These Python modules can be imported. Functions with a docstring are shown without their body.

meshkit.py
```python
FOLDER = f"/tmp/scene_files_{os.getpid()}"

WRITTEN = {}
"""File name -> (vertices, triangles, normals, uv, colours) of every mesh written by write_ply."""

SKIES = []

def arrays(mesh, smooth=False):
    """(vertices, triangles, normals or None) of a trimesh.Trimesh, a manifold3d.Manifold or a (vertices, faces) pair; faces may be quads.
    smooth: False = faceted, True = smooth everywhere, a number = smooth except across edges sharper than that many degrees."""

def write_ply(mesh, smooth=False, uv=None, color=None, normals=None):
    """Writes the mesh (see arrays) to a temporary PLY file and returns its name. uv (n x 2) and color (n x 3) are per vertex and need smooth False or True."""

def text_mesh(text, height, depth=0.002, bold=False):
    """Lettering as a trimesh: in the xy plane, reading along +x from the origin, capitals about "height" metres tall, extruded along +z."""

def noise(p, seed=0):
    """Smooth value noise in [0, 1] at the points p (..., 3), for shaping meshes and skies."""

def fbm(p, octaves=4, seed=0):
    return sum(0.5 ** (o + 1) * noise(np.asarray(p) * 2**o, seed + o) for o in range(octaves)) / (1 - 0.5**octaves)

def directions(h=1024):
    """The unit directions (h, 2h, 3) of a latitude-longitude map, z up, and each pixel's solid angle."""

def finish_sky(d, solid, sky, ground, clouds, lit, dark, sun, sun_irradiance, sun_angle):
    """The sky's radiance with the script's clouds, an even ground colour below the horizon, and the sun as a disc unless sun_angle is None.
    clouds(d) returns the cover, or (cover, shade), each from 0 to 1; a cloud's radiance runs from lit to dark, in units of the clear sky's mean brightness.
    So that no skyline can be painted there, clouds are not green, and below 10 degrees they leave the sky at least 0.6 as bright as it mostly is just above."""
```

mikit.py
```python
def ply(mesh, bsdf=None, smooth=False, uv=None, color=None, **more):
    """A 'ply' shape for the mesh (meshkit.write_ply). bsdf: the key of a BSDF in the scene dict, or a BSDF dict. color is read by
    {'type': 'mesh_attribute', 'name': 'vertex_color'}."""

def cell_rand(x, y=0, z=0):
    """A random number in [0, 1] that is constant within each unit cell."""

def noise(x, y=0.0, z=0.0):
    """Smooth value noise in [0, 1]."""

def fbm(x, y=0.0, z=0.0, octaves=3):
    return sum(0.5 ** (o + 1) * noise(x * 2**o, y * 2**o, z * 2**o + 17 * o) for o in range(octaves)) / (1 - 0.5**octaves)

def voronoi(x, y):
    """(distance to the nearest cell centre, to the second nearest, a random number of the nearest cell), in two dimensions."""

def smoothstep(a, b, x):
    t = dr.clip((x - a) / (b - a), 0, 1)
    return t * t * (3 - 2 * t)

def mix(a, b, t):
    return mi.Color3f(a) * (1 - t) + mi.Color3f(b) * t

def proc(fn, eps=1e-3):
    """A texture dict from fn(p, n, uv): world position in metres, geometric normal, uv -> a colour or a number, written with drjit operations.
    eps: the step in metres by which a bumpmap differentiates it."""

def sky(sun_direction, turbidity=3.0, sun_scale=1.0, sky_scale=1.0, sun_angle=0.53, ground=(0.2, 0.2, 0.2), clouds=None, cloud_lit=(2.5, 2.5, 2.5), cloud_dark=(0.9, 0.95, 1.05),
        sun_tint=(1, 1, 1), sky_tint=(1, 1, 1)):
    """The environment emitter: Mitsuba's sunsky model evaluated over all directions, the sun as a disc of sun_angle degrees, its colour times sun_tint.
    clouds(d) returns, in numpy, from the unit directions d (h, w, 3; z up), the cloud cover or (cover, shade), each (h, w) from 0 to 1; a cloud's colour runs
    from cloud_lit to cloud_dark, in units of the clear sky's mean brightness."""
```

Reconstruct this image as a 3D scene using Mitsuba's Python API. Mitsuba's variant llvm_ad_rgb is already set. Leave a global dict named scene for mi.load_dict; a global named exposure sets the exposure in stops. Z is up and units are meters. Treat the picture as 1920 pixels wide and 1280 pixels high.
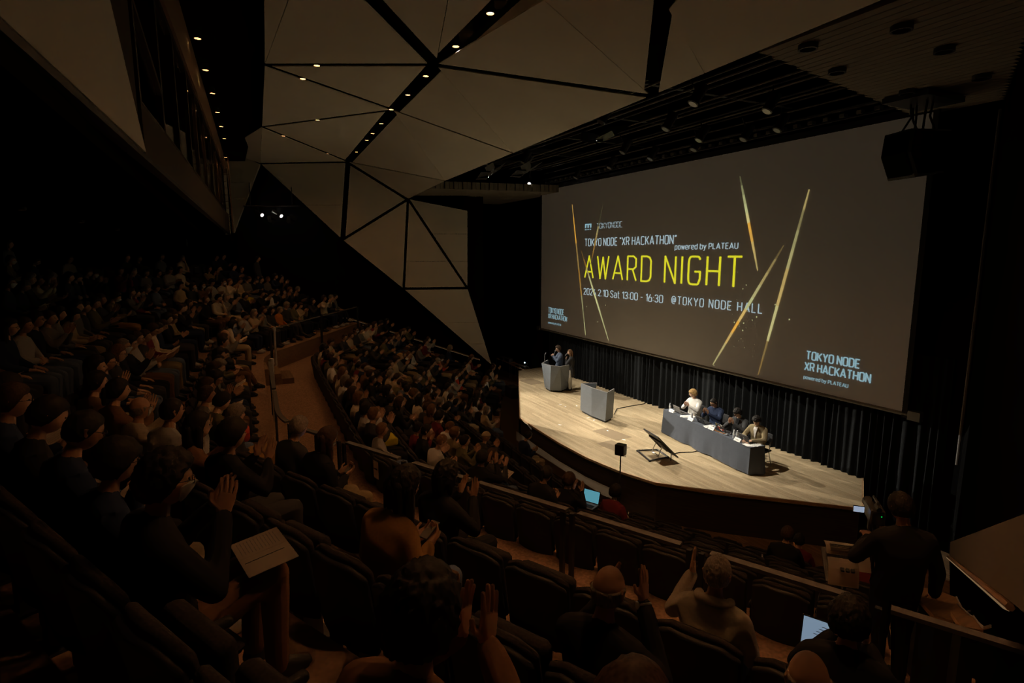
import math, random, numpy as np, trimesh, mitsuba as mi, mikit, meshkit, manifold3d as m3
import drjit as dr
from shapely.geometry import Polygon, LineString, box as sbox
from shapely.ops import unary_union
from shapely import affinity
T = mi.ScalarTransform4f
scene, labels = {}, {}
random.seed(7); np.random.seed(7)
rng = random.Random(11)
PI = math.pi
# world: x towards the projection screen, y along the screen towards house left, z up; the photographer stands at x = y = 0

# ---------------------------------------------------------------- camera, lights, exposure
exposure = 0.0
EYE = np.array([0.0, 0.0, 6.35])
_p, _a = math.radians(8.65), math.radians(26.5)
_dir = np.array([math.sin(_a) * math.cos(_p), math.cos(_a) * math.cos(_p), -math.sin(_p)])
scene['camera'] = {'type': 'perspective', 'fov': math.degrees(2 * math.atan(960 / 1067)), 'fov_axis': 'x', 'near_clip': 0.05, 'far_clip': 200.0,
                   'to_world': T().look_at(origin=EYE.tolist(), target=(EYE + _dir).tolist(), up=[0, 0, 1])}

def rgb(*c):
    c = c[0] if len(c) == 1 else c
    c = (c, c, c) if isinstance(c, (int, float)) else c
    return {'type': 'rgb', 'value': [float(x) for x in c]}

def spot(key, at, target, power, colour, cut, beam):
    scene[key] = {'type': 'spot', 'intensity': rgb([power * c for c in colour]), 'cutoff_angle': cut, 'beam_width': beam,
                  'to_world': T().look_at(origin=list(at), target=list(target), up=[0, 0.1, 1])}
WARM = (1.0, 0.92, 0.76)
LAMP_A, LAMP_B = (1.62, 28.92, 8.16), (2.40, 28.50, 8.12)
# profile spots in the wall opening at house left, and the lamps of the lighting grid over the stage
spot('key_spot_a', (1.80, 28.70, 8.12), (10.9, 13.2, 1.2), 1100, WARM, 14.5, 11.5)
spot('key_spot_b', (2.58, 28.30, 8.08), (11.3, 17.0, 1.0), 430, WARM, 15.5, 12.0)
spot('grid_spot_a', (8.0, 11.4, 9.30), (10.9, 12.2, 1.0), 165, WARM, 34, 18)
spot('grid_spot_b', (8.2, 18.3, 9.30), (11.0, 18.0, 1.0), 105, WARM, 33, 18)
spot('grid_spot_c', (9.1, 17.4, 9.30), (11.5, 10.9, 1.4), 145, WARM, 26, 19)
HOUSE = (1.0, 0.44, 0.16)
DOWNLIGHT = 235.0

# ---------------------------------------------------------------- helpers
def key_of(name, parent=None):
    k = name if parent is None else parent + '__' + name
    if k not in used:
        used.add(k); return k
    i = cnt.get(k, 0)
    while True:
        i += 1
        q = f'{k}_{i:03d}'
        if q not in used:
            used.add(q); cnt[k] = i; return q
used, cnt = {'camera'}, {}

def lab(k, label=None, cat=None, group=None, kind=None):
    d = {}
    if label: d['label'] = label
    if cat: d['category'] = cat
    if group: d['group'] = group
    if kind: d['kind'] = kind
    if d: labels[k] = d
    return k

def put(name, mesh, bsdf, parent=None, smooth=False, tw=None, label=None, cat=None, group=None, kind=None, **more):
    k = key_of(name, parent)
    d = dict(mesh) if isinstance(mesh, dict) else mikit.ply(mesh, None, smooth=smooth)
    d['bsdf'] = {'type': 'ref', 'id': bsdf}
    if tw is not None: d['to_world'] = tw
    d.update(more)
    scene[k] = d
    return lab(k, label, cat, group, kind)

def thing(name, label, cat, group=None, kind=None):
    return lab(key_of(name), label, cat, group, kind)

def cat_(ms): return trimesh.util.concatenate([trimesh.Trimesh(m.vertices, m.faces, process=False) for m in ms])

def box(x0, x1, y0, y1, z0, z1):
    m = trimesh.creation.box([x1 - x0, y1 - y0, z1 - z0])
    m.apply_translation([(x0 + x1) / 2, (y0 + y1) / 2, (z0 + z1) / 2]); return m

def rbox(lx, ly, lz, r=0.01, seg=8):
    s = m3.Manifold.sphere(r, seg)
    return to_tm(m3.Manifold.batch_hull([s.translate([sx * (lx / 2 - r), sy * (ly / 2 - r), sz * (lz / 2 - r)]) for sx in (-1, 1) for sy in (-1, 1) for sz in (-1, 1)]))

def to_tm(man):
    m = man.to_mesh()
    return trimesh.Trimesh(np.array(m.vert_properties[:, :3], float), np.array(m.tri_verts), process=False)

def to_man(t):
    return m3.Manifold(m3.Mesh(np.asarray(t.vertices, np.float32), np.asarray(t.faces, np.uint32)))

def unit(v): v = np.asarray(v, float); return v / np.linalg.norm(v)
def frame_z(d):
    d = np.asarray(d, float); d = d / np.linalg.norm(d)
    a = np.cross([0, 0, 1.0] if abs(d[2]) < 0.95 else [1.0, 0, 0], d); a /= np.linalg.norm(a)
    return a, np.cross(d, a), d

def cyl(p, q, r, r2=None, seg=10):
    p, q = np.asarray(p, float), np.asarray(q, float)
    r2 = r if r2 is None else r2
    a, b, d = frame_z(q - p)
    t = np.arange(seg) * 2 * PI / seg
    ring = np.cos(t)[:, None] * a + np.sin(t)[:, None] * b
    v = np.vstack([p + ring * r, q + ring * r2, [p], [q]])
    i = np.arange(seg); j = (i + 1) % seg
    f = np.vstack([np.c_[i, j, j + seg], np.c_[i, j + seg, i + seg], np.c_[j, i, i * 0 + 2 * seg], np.c_[i + seg, j + seg, i * 0 + 2 * seg + 1]])
    return trimesh.Trimesh(v, f, process=False)

def tube(pts, r, seg=8):
    pts = np.asarray(pts, float)
    t = np.gradient(pts, axis=0); t /= np.linalg.norm(t, axis=1)[:, None]
    up = np.array([0, 0, 1.0]) if abs(t[:, 2]).max() < 0.9 else np.array([0.3, 1.0, 0.2])
    a = np.cross(t, up); a /= np.linalg.norm(a, axis=1)[:, None]; b = np.cross(a, t)
    n = len(pts); th = np.arange(seg) * 2 * PI / seg
    v = (pts[:, None] + r * (np.cos(th)[None, :, None] * a[:, None] + np.sin(th)[None, :, None] * b[:, None])).reshape(-1, 3)
    f = []
    for i in range(n - 1):
        for j in range(seg):
            k = (j + 1) % seg
            f += [[i * seg + j, (i + 1) * seg + j, (i + 1) * seg + k], [i * seg + j, (i + 1) * seg + k, i * seg + k]]
    for c, rev in ((0, 1), ((n - 1) * seg, 0)):
        for j in range(1, seg - 1):
            f.append([c, c + j, c + j + 1] if rev else [c, c + j + 1, c + j])
    return trimesh.Trimesh(v, np.array(f), process=False)

def prism(poly2, z0, z1):
    """vertical prism over a plan polygon (list of xy or shapely polygon)"""
    p = Polygon(poly2) if not hasattr(poly2, 'geoms') and not isinstance(poly2, Polygon) else poly2
    ms = []
    for g in getattr(p, 'geoms', [p]):
        if g.area > 1e-6:
            m = trimesh.creation.extrude_polygon(g, z1 - z0, engine='earcut'); m.apply_translation([0, 0, z0]); ms.append(m)
    return cat_(ms)

def slab3(pts, thick, nrm):
    """a flat 3d polygon (convex, in order) given thickness along nrm"""
    pts = np.asarray(pts, float); nrm = np.asarray(nrm, float) / np.linalg.norm(nrm)
    n = len(pts)
    v = np.vstack([pts, pts + nrm * thick])
    f = []
    for j in range(1, n - 1):
        f += [[0, j + 1, j], [n, n + j, n + j + 1]]
    for j in range(n):
        k = (j + 1) % n
        f += [[j, k, n + k], [j, n + k, n + j]]
    m = trimesh.Trimesh(v, np.array(f), process=False)
    if m.volume < 0: m.invert()
    return m

def inset_poly(pts, ins):
    """moves every edge of a flat convex 3d polygon inwards; ins: one distance per edge i -> i+1"""
    pts = np.asarray(pts, float); n = len(pts)
    c = pts.mean(0); nrm = np.zeros(3)
    for i in range(n): nrm += np.cross(pts[i] - c, pts[(i + 1) % n] - c)
    nrm /= np.linalg.norm(nrm)
    ux = pts[1] - pts[0]; ux /= np.linalg.norm(ux); uy = np.cross(nrm, ux)
    q = np.c_[(pts - c) @ ux, (pts - c) @ uy]
    poly = Polygon(q)
    for i in range(n):
        a, b = q[i], q[(i + 1) % n]
        d = (b - a) / np.linalg.norm(b - a); nn = np.array([-d[1], d[0]])
        o = a + nn * ins[i]
        half = Polygon([o - d * 99, o + d * 99, o + d * 99 + nn * 99, o - d * 99 + nn * 99])
        poly = poly.intersection(half)
    if poly.is_empty: return None, nrm
    xy = np.array(poly.exterior.coords)[:-1]
    return c + xy[:, :1] * ux + xy[:, 1:2] * uy, nrm

def M(loc=(0, 0, 0), rz=0.0, s=1.0, ry=0.0, rx=0.0):
    t = T().translate([float(x) for x in loc]).rotate([0, 0, 1], math.degrees(rz))
    if ry: t = t.rotate([0, 1, 0], math.degrees(ry))
    if rx: t = t.rotate([1, 0, 0], math.degrees(rx))
    return t.scale(float(s)) if s != 1 else t

# ---------------------------------------------------------------- materials
def mat(key, colour, rough=0.8, spec=0.3, metal=0.0, **kw):
    col = colour if isinstance(colour, dict) else rgb(colour)
    scene[key] = {'type': 'twosided', 'bsdf': {'type': 'principled', 'base_color': col, 'roughness': rough, 'specular': spec, 'metallic': metal, **kw}}
    return key
def cloth(key, c, amount=0.08, scale=90):
    def fn(p, n, uv, c=c):
        f = mikit.noise(p.x * scale, p.y * scale, p.z * scale)
        return mi.Color3f(*c) * (1 - amount + 2 * amount * f)
    mat(key, mikit.proc(fn), 0.95, 0.1)
def plain(key, c):
    scene[key] = {'type': 'twosided', 'bsdf': {'type': 'diffuse', 'reflectance': rgb(c)}}
    return key

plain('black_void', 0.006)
mat('black_paint', 0.02, 0.6)
mat('black_metal', (0.03, 0.03, 0.032), 0.4, 0.5)
mat('bar_metal', (0.12, 0.115, 0.11), 0.35, 0.5)
mat('steel', (0.5, 0.5, 0.5), 0.3, 0.5, 0.9)
mat('chrome', (0.75, 0.75, 0.75), 0.18, 0.5, 1.0)
mat('grey_metal', (0.22, 0.21, 0.2), 0.45, 0.5, 0.3)
def panel_fn(p, n, uv):
    f = mikit.fbm(p.x * 1.3, p.y * 1.3, p.z * 1.3)
    g = mikit.noise(p.x * 55, p.y * 55, p.z * 55)
    return mi.Color3f(0.80, 0.775, 0.66) * (0.93 + 0.1 * f + 0.04 * g)
mat('panel_beige', mikit.proc(panel_fn), 0.85, 0.2)
mat('panel_brown', (0.06, 0.046, 0.033), 0.7, 0.3)
mat('frame_dark', (0.02, 0.014, 0.01), 0.4, 0.3)
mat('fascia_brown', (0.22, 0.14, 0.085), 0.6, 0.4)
mat('wall_grey', (0.13, 0.115, 0.095), 0.8, 0.2)
plain('ledge_wood', (0.06, 0.042, 0.027))
mat('hatch_wood', (0.27, 0.205, 0.13), 0.65, 0.1)
mat('slat_grey', (0.23, 0.205, 0.165), 0.7, 0.3)
def carpet_fn(p, n, uv):
    f = mikit.noise(p.x * 45, p.y * 45, p.z * 45)
    g = mikit.fbm(p.x * 0.8, p.y * 0.8, 1.0)
    return mi.Color3f(0.27, 0.175, 0.115) * (0.6 + 0.5 * f + 0.25 * g)
mat('carpet', mikit.proc(carpet_fn), 1.0, 0.05)
def wood_fn(p, n, uv):
    w = 0.10
    row = dr.floor(p.x / w)
    off = mikit.cell_rand(row, 3.0) * 2.4
    brd = dr.floor((p.y + off) / 1.82)
    tone = mikit.cell_rand(row, brd, 5.0)
    grain = mikit.fbm(p.x * 60, p.y * 2.2, row * 3.1 + brd)
    fx = p.x / w - row
    seam = mikit.smoothstep(0.0, 0.05, fx) * mikit.smoothstep(0.0, 0.05, 1 - fx)
    base = mikit.mix((0.38, 0.29, 0.175), (0.50, 0.395, 0.25), tone)
    return base * (0.72 + 0.5 * grain) * (0.7 + 0.3 * seam)
mat('stage_wood', mikit.proc(wood_fn), 0.65, 0.1)
def dwood_fn(p, n, uv):
    w = 0.18
    row = dr.floor(p.x / w)
    tone = mikit.cell_rand(row, dr.floor(p.y / 2.0 + mikit.cell_rand(row) * 2), 2.0)
    return mikit.mix((0.16, 0.10, 0.055), (0.24, 0.16, 0.09), tone) * (0.8 + 0.4 * mikit.noise(p.x * 50, p.y * 2, p.z * 50))
mat('dark_wood', mikit.proc(dwood_fn), 0.5, 0.4)
def step_fn(p, n, uv):
    return mi.Color3f(0.46, 0.29, 0.16) * (0.75 + 0.5 * mikit.fbm(p.x * 4, p.y * 50, p.z * 50))
mat('step_wood', mikit.proc(step_fn), 0.55, 0.3)
def fascia_fn(p, n, uv):
    return mi.Color3f(0.05, 0.037, 0.026) * (0.8 + 0.4 * mikit.noise(p.x * 3, p.y * 3, p.z * 60))
mat('stage_fascia', mikit.proc(fascia_fn), 0.6, 0.3)
def curtain_fn(p, n, uv):
    return mi.Color3f(0.0105, 0.0115, 0.0125) * (0.8 + 0.4 * mikit.noise(p.x * 80, p.y * 80, p.z * 20))
mat('curtain_cloth', mikit.proc(curtain_fn), 1.0, 0.05, sheen=0.3)
def seat_fn(p, n, uv):
    return mi.Color3f(0.030, 0.026, 0.025) * (0.7 + 0.6 * mikit.noise(p.x * 120, p.y * 120, p.z * 120))
mat('seat_cloth', mikit.proc(seat_fn), 1.0, 0.1, sheen=0.4)
mat('screen_cloth', (0.60, 0.585, 0.56), 0.95, 0.1)
def desk_fn(p, n, uv):
    return mi.Color3f(0.165, 0.185, 0.21) * (0.9 + 0.2 * mikit.noise(p.x * 90, p.y * 90, p.z * 90))
mat('lectern_grey', mikit.proc(desk_fn), 0.55, 0.35)
def tcloth_fn(p, n, uv):
    return mi.Color3f(0.085, 0.095, 0.115) * (0.85 + 0.3 * mikit.noise(p.x * 150, p.y * 150, p.z * 150))
mat('table_cloth', mikit.proc(tcloth_fn), 0.95, 0.1)
mat('white_paper', (0.80, 0.79, 0.76), 0.9, 0.1)
mat('warm_paper', (0.72, 0.62, 0.50), 0.9, 0.1)
mat('ink', (0.03, 0.03, 0.03), 0.8)
mat('rail_white', (0.62, 0.60, 0.57), 0.5, 0.4)
mat('green_glass', (0.25, 0.27, 0.12), 0.2, 0.5)
scene['clear_glass'] = {'type': 'thindielectric', 'int_ior': 1.5}
scene['bottle_plastic'] = {'type': 'roughplastic', 'diffuse_reflectance': rgb(.5, .53, .55), 'alpha': .12}
mat('blue_cap', (0.75, 0.78, 0.82), 0.4)
# people
def skin(key, c):
    def fn(p, n, uv): return mi.Color3f(*c) * (0.93 + 0.14 * mikit.noise(p.x * 40, p.y * 40, p.z * 40))
    mat(key, mikit.proc(fn), 0.55, 0.35)
skin('skin_light', (0.60, 0.38, 0.26)); skin('skin_mid', (0.50, 0.30, 0.19)); skin('skin_tan', (0.40, 0.23, 0.14))
CL = dict(black=(0.018, 0.018, 0.02), navy=(0.025, 0.035, 0.07), charcoal=(0.05, 0.05, 0.052), grey=(0.17, 0.165, 0.16), pale_grey=(0.38, 0.37, 0.36), white=(0.70, 0.68, 0.64), beige=(0.46, 0.37, 0.25),
          brown=(0.15, 0.085, 0.05), olive=(0.13, 0.12, 0.065), red=(0.50, 0.07, 0.04), orange=(0.50, 0.17, 0.03), yellow=(0.52, 0.42, 0.03), denim=(0.11, 0.15, 0.23), tan=(0.36, 0.205, 0.075), cream=(0.62, 0.54, 0.42),
          burgundy=(0.16, 0.03, 0.035), khaki=(0.24, 0.19, 0.11), steel_blue=(0.10, 0.125, 0.18))
for _k, _c in CL.items(): cloth('cloth_' + _k, _c)
def hairm(key, c):
    def fn(p, n, uv): return mi.Color3f(*c) * (0.6 + 0.8 * mikit.noise(p.x * 160, p.y * 160, p.z * 40))
    mat(key, mikit.proc(fn), 0.6, 0.2)
hairm('hair_black', (0.018, 0.015, 0.013)); hairm('hair_dark', (0.05, 0.03, 0.02)); hairm('hair_brown', (0.15, 0.08, 0.04)); hairm('hair_blond', (0.42, 0.26, 0.10)); hairm('hair_grey', (0.22, 0.19, 0.16))
mat('shoe_black', 0.03, 0.5); mat('shoe_white', 0.6, 0.7)
mat('eye_dark', 0.02, 0.3); mat('lip', (0.42, 0.17, 0.13), 0.5)
mat('mask_white', (0.72, 0.72, 0.72), 0.9, 0.1)
def emit(key_mesh, name, colour, power, bsdf='black_paint', parent=None, **kw):
    return put(name, key_mesh, bsdf, parent, emitter={'type': 'area', 'radiance': rgb([power * c for c in colour]), **({'sampling_weight': kw.pop('weight')} if 'weight' in kw else {})}, **kw)
# ---------------------------------------------------------------- seating plan: parallel rows bent at two corners
A1, A2 = math.radians(27), math.radians(31)
D1 = np.array([math.sin(A1), -math.cos(A1)]); D2 = np.array([math.sin(A2), math.cos(A2)])
def path(d, far=11.0, near=12.0, R=3.0):
    """plan line at distance d towards the stage from the balustrade of the upper tier, from house left to house right"""
    k1 = np.array([.55 + d, 8.5 + d * math.tan(A1 / 2)]); k2 = np.array([.55 + d, 19.3 - d * math.tan(A2 / 2)])
    l1, l2 = R * math.tan(A1 / 2), R * math.tan(A2 / 2)
    pts = [k2 + D2 * far]
    for t in np.linspace(0, 1, 7):
        th = PI - A2 * (1 - t); pts.append([k2[0] + R + R * math.cos(th), k2[1] - l2 + R * math.sin(th)])
    for t in np.linspace(0, 1, 7):
        th = PI + A1 * t; pts.append([k1[0] + R + R * math.cos(th), k1[1] + l1 + R * math.sin(th)])
    pts.append(k1 + D1 * near)
    pts = np.array(pts, float)
    pts = np.vstack([pts[:1]] + [pts[i] + (pts[i + 1] - pts[i]) * np.linspace(0, 1, 9 if i == 7 else 2)[1:, None] for i in range(len(pts) - 1)])
    pts[:, 0] += .04 * np.clip(pts[:, 1] - 8.5, 0, 10.8)      # the middle stretch runs slightly askew
    return pts
def along(p, step, phase=0.0):
    s = np.r_[0, np.cumsum(np.linalg.norm(np.diff(p, axis=0), axis=1))]
    t = np.arange(phase, s[-1], step)
    q = np.c_[np.interp(t, s, p[:, 0]), np.interp(t, s, p[:, 1])]
    e = 0.3
    tan = np.c_[np.interp(t + e, s, p[:, 0]) - np.interp(t - e, s, p[:, 0]), np.interp(t + e, s, p[:, 1]) - np.interp(t - e, s, p[:, 1])]
    tan /= np.linalg.norm(tan, axis=1)[:, None]
    return q, np.c_[-tan[:, 1], tan[:, 0]]
def strip(d0, d1, far=11.0, near=12.0): return Polygon(np.vstack([path(d0, far, near), path(d1, far, near)[::-1]])).buffer(0)
AISLE_Z = 2.6
UP = [(-.95 - 1.2 * k, 3.2 + .45 * k) for k in range(5)]        # (row line, floor height)
LOW = [(1.55 + .95 * k, 2.25 - .42 * k) for k in range(6)]
def side(x): return 3.0 + (x - 7.17) * .5       # the wall at house right
def side_l(x): return 26.2 - .517 * (x - 7.17)   # the wall at house left
HALL = Polygon([(-8, side(-8) - .1), (13.4, side(13.4) - .1), (13.4, side_l(13.4)), (-8, side_l(-8))])
GAP = sbox(-9, 16.6, 0.8, 17.9)

# ---------------------------------------------------------------- the setting
put('floor', prism([(-9, -10), (14.6, -10), (14.6, 36), (-9, 36)], -0.3, 0.0), 'dark_wood', label='dark wooden floor in front of and beside the stage', kind='structure')
put('floor_001', prism(strip(-.12, 1.42).intersection(HALL), 0.0, AISLE_Z), 'carpet', label='brown carpeted cross aisle between the two blocks of seats', kind='structure')
for k, (d, z) in enumerate(UP):
    back = -1.2 * (k + 1) - .12 if k < 4 else -9.5
    put('floor', prism(strip(back, -.12 - 1.2 * k).intersection(HALL), 0.0, z), 'carpet', label=f'carpeted tier under row {k + 1} of the upper seats', kind='structure')
for k, (d, z) in enumerate(LOW):
    put('floor', prism(strip(d - .13, d + .82).intersection(HALL), 0.0, z), 'carpet', label=f'carpeted tier under row {k + 1} of the lower seats counted from the aisle', kind='structure')
# rear and side shells
put('wall_back', box(-8.9, -8.6, -8, 40, 0, 13), 'black_void', label='black rear wall of the hall', kind='structure')
def vwall(p, q, z0, z1, t=.2):
    p, q = np.array(p, float), np.array(q, float); d = (q - p) / np.linalg.norm(q - p); n = np.array([-d[1], d[0]])
    return prism([p, q, q + n * t, p + n * t], z0, z1)
put('wall_left', vwall((11.0, side_l(11.0) + .9), (-8.8, side_l(-8.8) + .9), 0, 13, -.2), 'black_void', label='black side wall at house left behind the faceted panels', kind='structure')
put('wall_left_001', box(10.9, 14.4, 31.0, 31.2, 0, 13), 'black_void', label='black wall of the wing at the left of the stage', kind='structure')
put('wall_right', vwall((-8.8, side(-8.8) - .15), (13.6, side(13.6) - .15), 0, 13, -.2), 'black_void', label='dark side wall at house right beside the steps', kind='structure')
put('wall_front', box(14.3, 14.5, -8, 38, 0, 13), 'black_void', label='black wall behind the stage', kind='structure')
put('wall_right_front', cat_([box(13.5, 13.7, -6, 6.75, 0, 12.5)]), 'black_void', label='black wall to the right of the screen', kind='structure')
put('wall_left_front', cat_([box(13.5, 13.7, 23.8, 30, 0, 12.5)]), 'black_void', label='black wall to the left of the screen', kind='structure')
put('ceiling', box(-9, 14.6, -10, 38, 12.2, 12.4), 'black_void', label='black void above the ceiling panels', kind='structure')

# ceiling facets
CV = dict( L0=(0.65,7.70,10.20), L1=(1.00,13.54,10.25), L2=(1.30,20.13,10.30), K1=(1.21,7.91,10.20), M1=(3.93,6.09,10.10), J1=(4.08,11.64,10.15), J2=(4.42,16.21,10.30), E1=(7.46,20.49,9.05), E2=(7.50,14.98,9.20), E3=(7.36,8.92,9.30), E4=(7.07,4.51,9.30), E5=(6.90,1.20,9.30), N1=(4.08,7.22,9.75), N2=(5.29,6.21,9.60), N3=(4.02,3.0,9.70), N0=(2.64,6.49,10.10),
          W0=(1.71,29.02,10.46), W1=(5.25,27.19,10.52), E0=(7.64,25.96,8.87), V0=(0.25,29.78,11.0), Z1=(0.55,1.5,10.2), Z2=(2.6,1.2,10.0))
CV = {k: np.array(v, float) for k, v in CV.items()}
SLOT = {frozenset(k.split()): w for k, w in {'K1 J1': .15, 'L1 J1': .09, 'L1 J2': .08, 'L2 J2': .075, 'L2 W1': .075, 'W0 W1': .08, 'M1 J1': .17, 'J1 J2': .17, 'J2 W1': .17, 'J1 E3': .10, 'J2 E2': .05, 'W1 E1': .03, 'W1 E0': .08, 'E3 N2': .13, 'N2 N3': .13,
        'L0 K1': .0, 'N0 M1': .02, 'M1 Z2': .17}.items()}
CV['F1'] = CV['E3'] + (CV['E4'] - CV['E3']) * .33
FACETS = ['L0 K1 L1', 'K1 J1 L1', 'K1 N0 J1', 'N0 M1 J1', 'L1 J1 J2', 'L1 J2 L2', 'L2 J2 W1', 'L2 W1 W0', 'L2 W0 V0', 'J1 M1 N1', 'J1 N1 E3', 'N1 N2 E3', 'M1 N3 N1', 'N1 N3 N2', 'E3 N2 F1', 'N2 N3 E5 F1', 'J1 E3 E2', 'J1 E2 J2', 'J2 E2 E1', 'J2 E1 W1', 'W1 E1 E0', 'Z1 K1 L0', 'Z1 N0 K1', 'Z1 Z2 N0', 'Z2 M1 N0', 'Z2 N3 M1', 'Z2 E5 N3']
for f in FACETS:
    ks = f.split(); P = [CV[k] for k in ks]
    if np.cross(P[1] - P[0], P[2] - P[0])[2] > 0: ks, P = ks[::-1], P[::-1]
    ins = [SLOT.get(frozenset((ks[i], ks[(i + 1) % len(ks)])), .006) for i in range(len(ks))]
    q, nrm = inset_poly(P, ins)
    if q is not None: put('panel', slab3(q, .022, -nrm), 'panel_beige', 'ceiling')
# black channels that close the slots from above
SLOTS = [('K1', 'J1'), ('L1', 'J1'), ('L1', 'J2'), ('L2', 'J2'), ('L2', 'W1'), ('W0', 'W1'), ('M1', 'J1'), ('J1', 'J2'), ('J2', 'W1'), ('J1', 'E3'), ('J2', 'E2'), ('W1', 'E1'), ('W1', 'E0'), ('E3', 'N2'), ('N2', 'N3')]
for a, b in SLOTS:
    p, q = CV[a], CV[b]; u, v, d = frame_z(q - p)
    w = SLOT[frozenset((a, b))] + (.12 if 'E' not in a + b else .05)
    if 'E' in a + b: p, q = p + d * .25, q - d * .35
    h = np.cross(d, [0, 0, 1]); h /= np.linalg.norm(h); n = np.cross(h, d); n = n if n[2] > 0 else -n
    put('slot_channel', slab3([p - h * w + n * .2, q - h * w + n * .2, q + h * w + n * .2, p + h * w + n * .2], .05, n), 'black_void', 'ceiling')
# dark recess beside the rear wall
put('ceiling_001', box(-1.6, 1.1, -2, 31, 10.55, 10.65), 'black_void', label='dark recess of the ceiling beside the control room', kind='structure')

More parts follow.
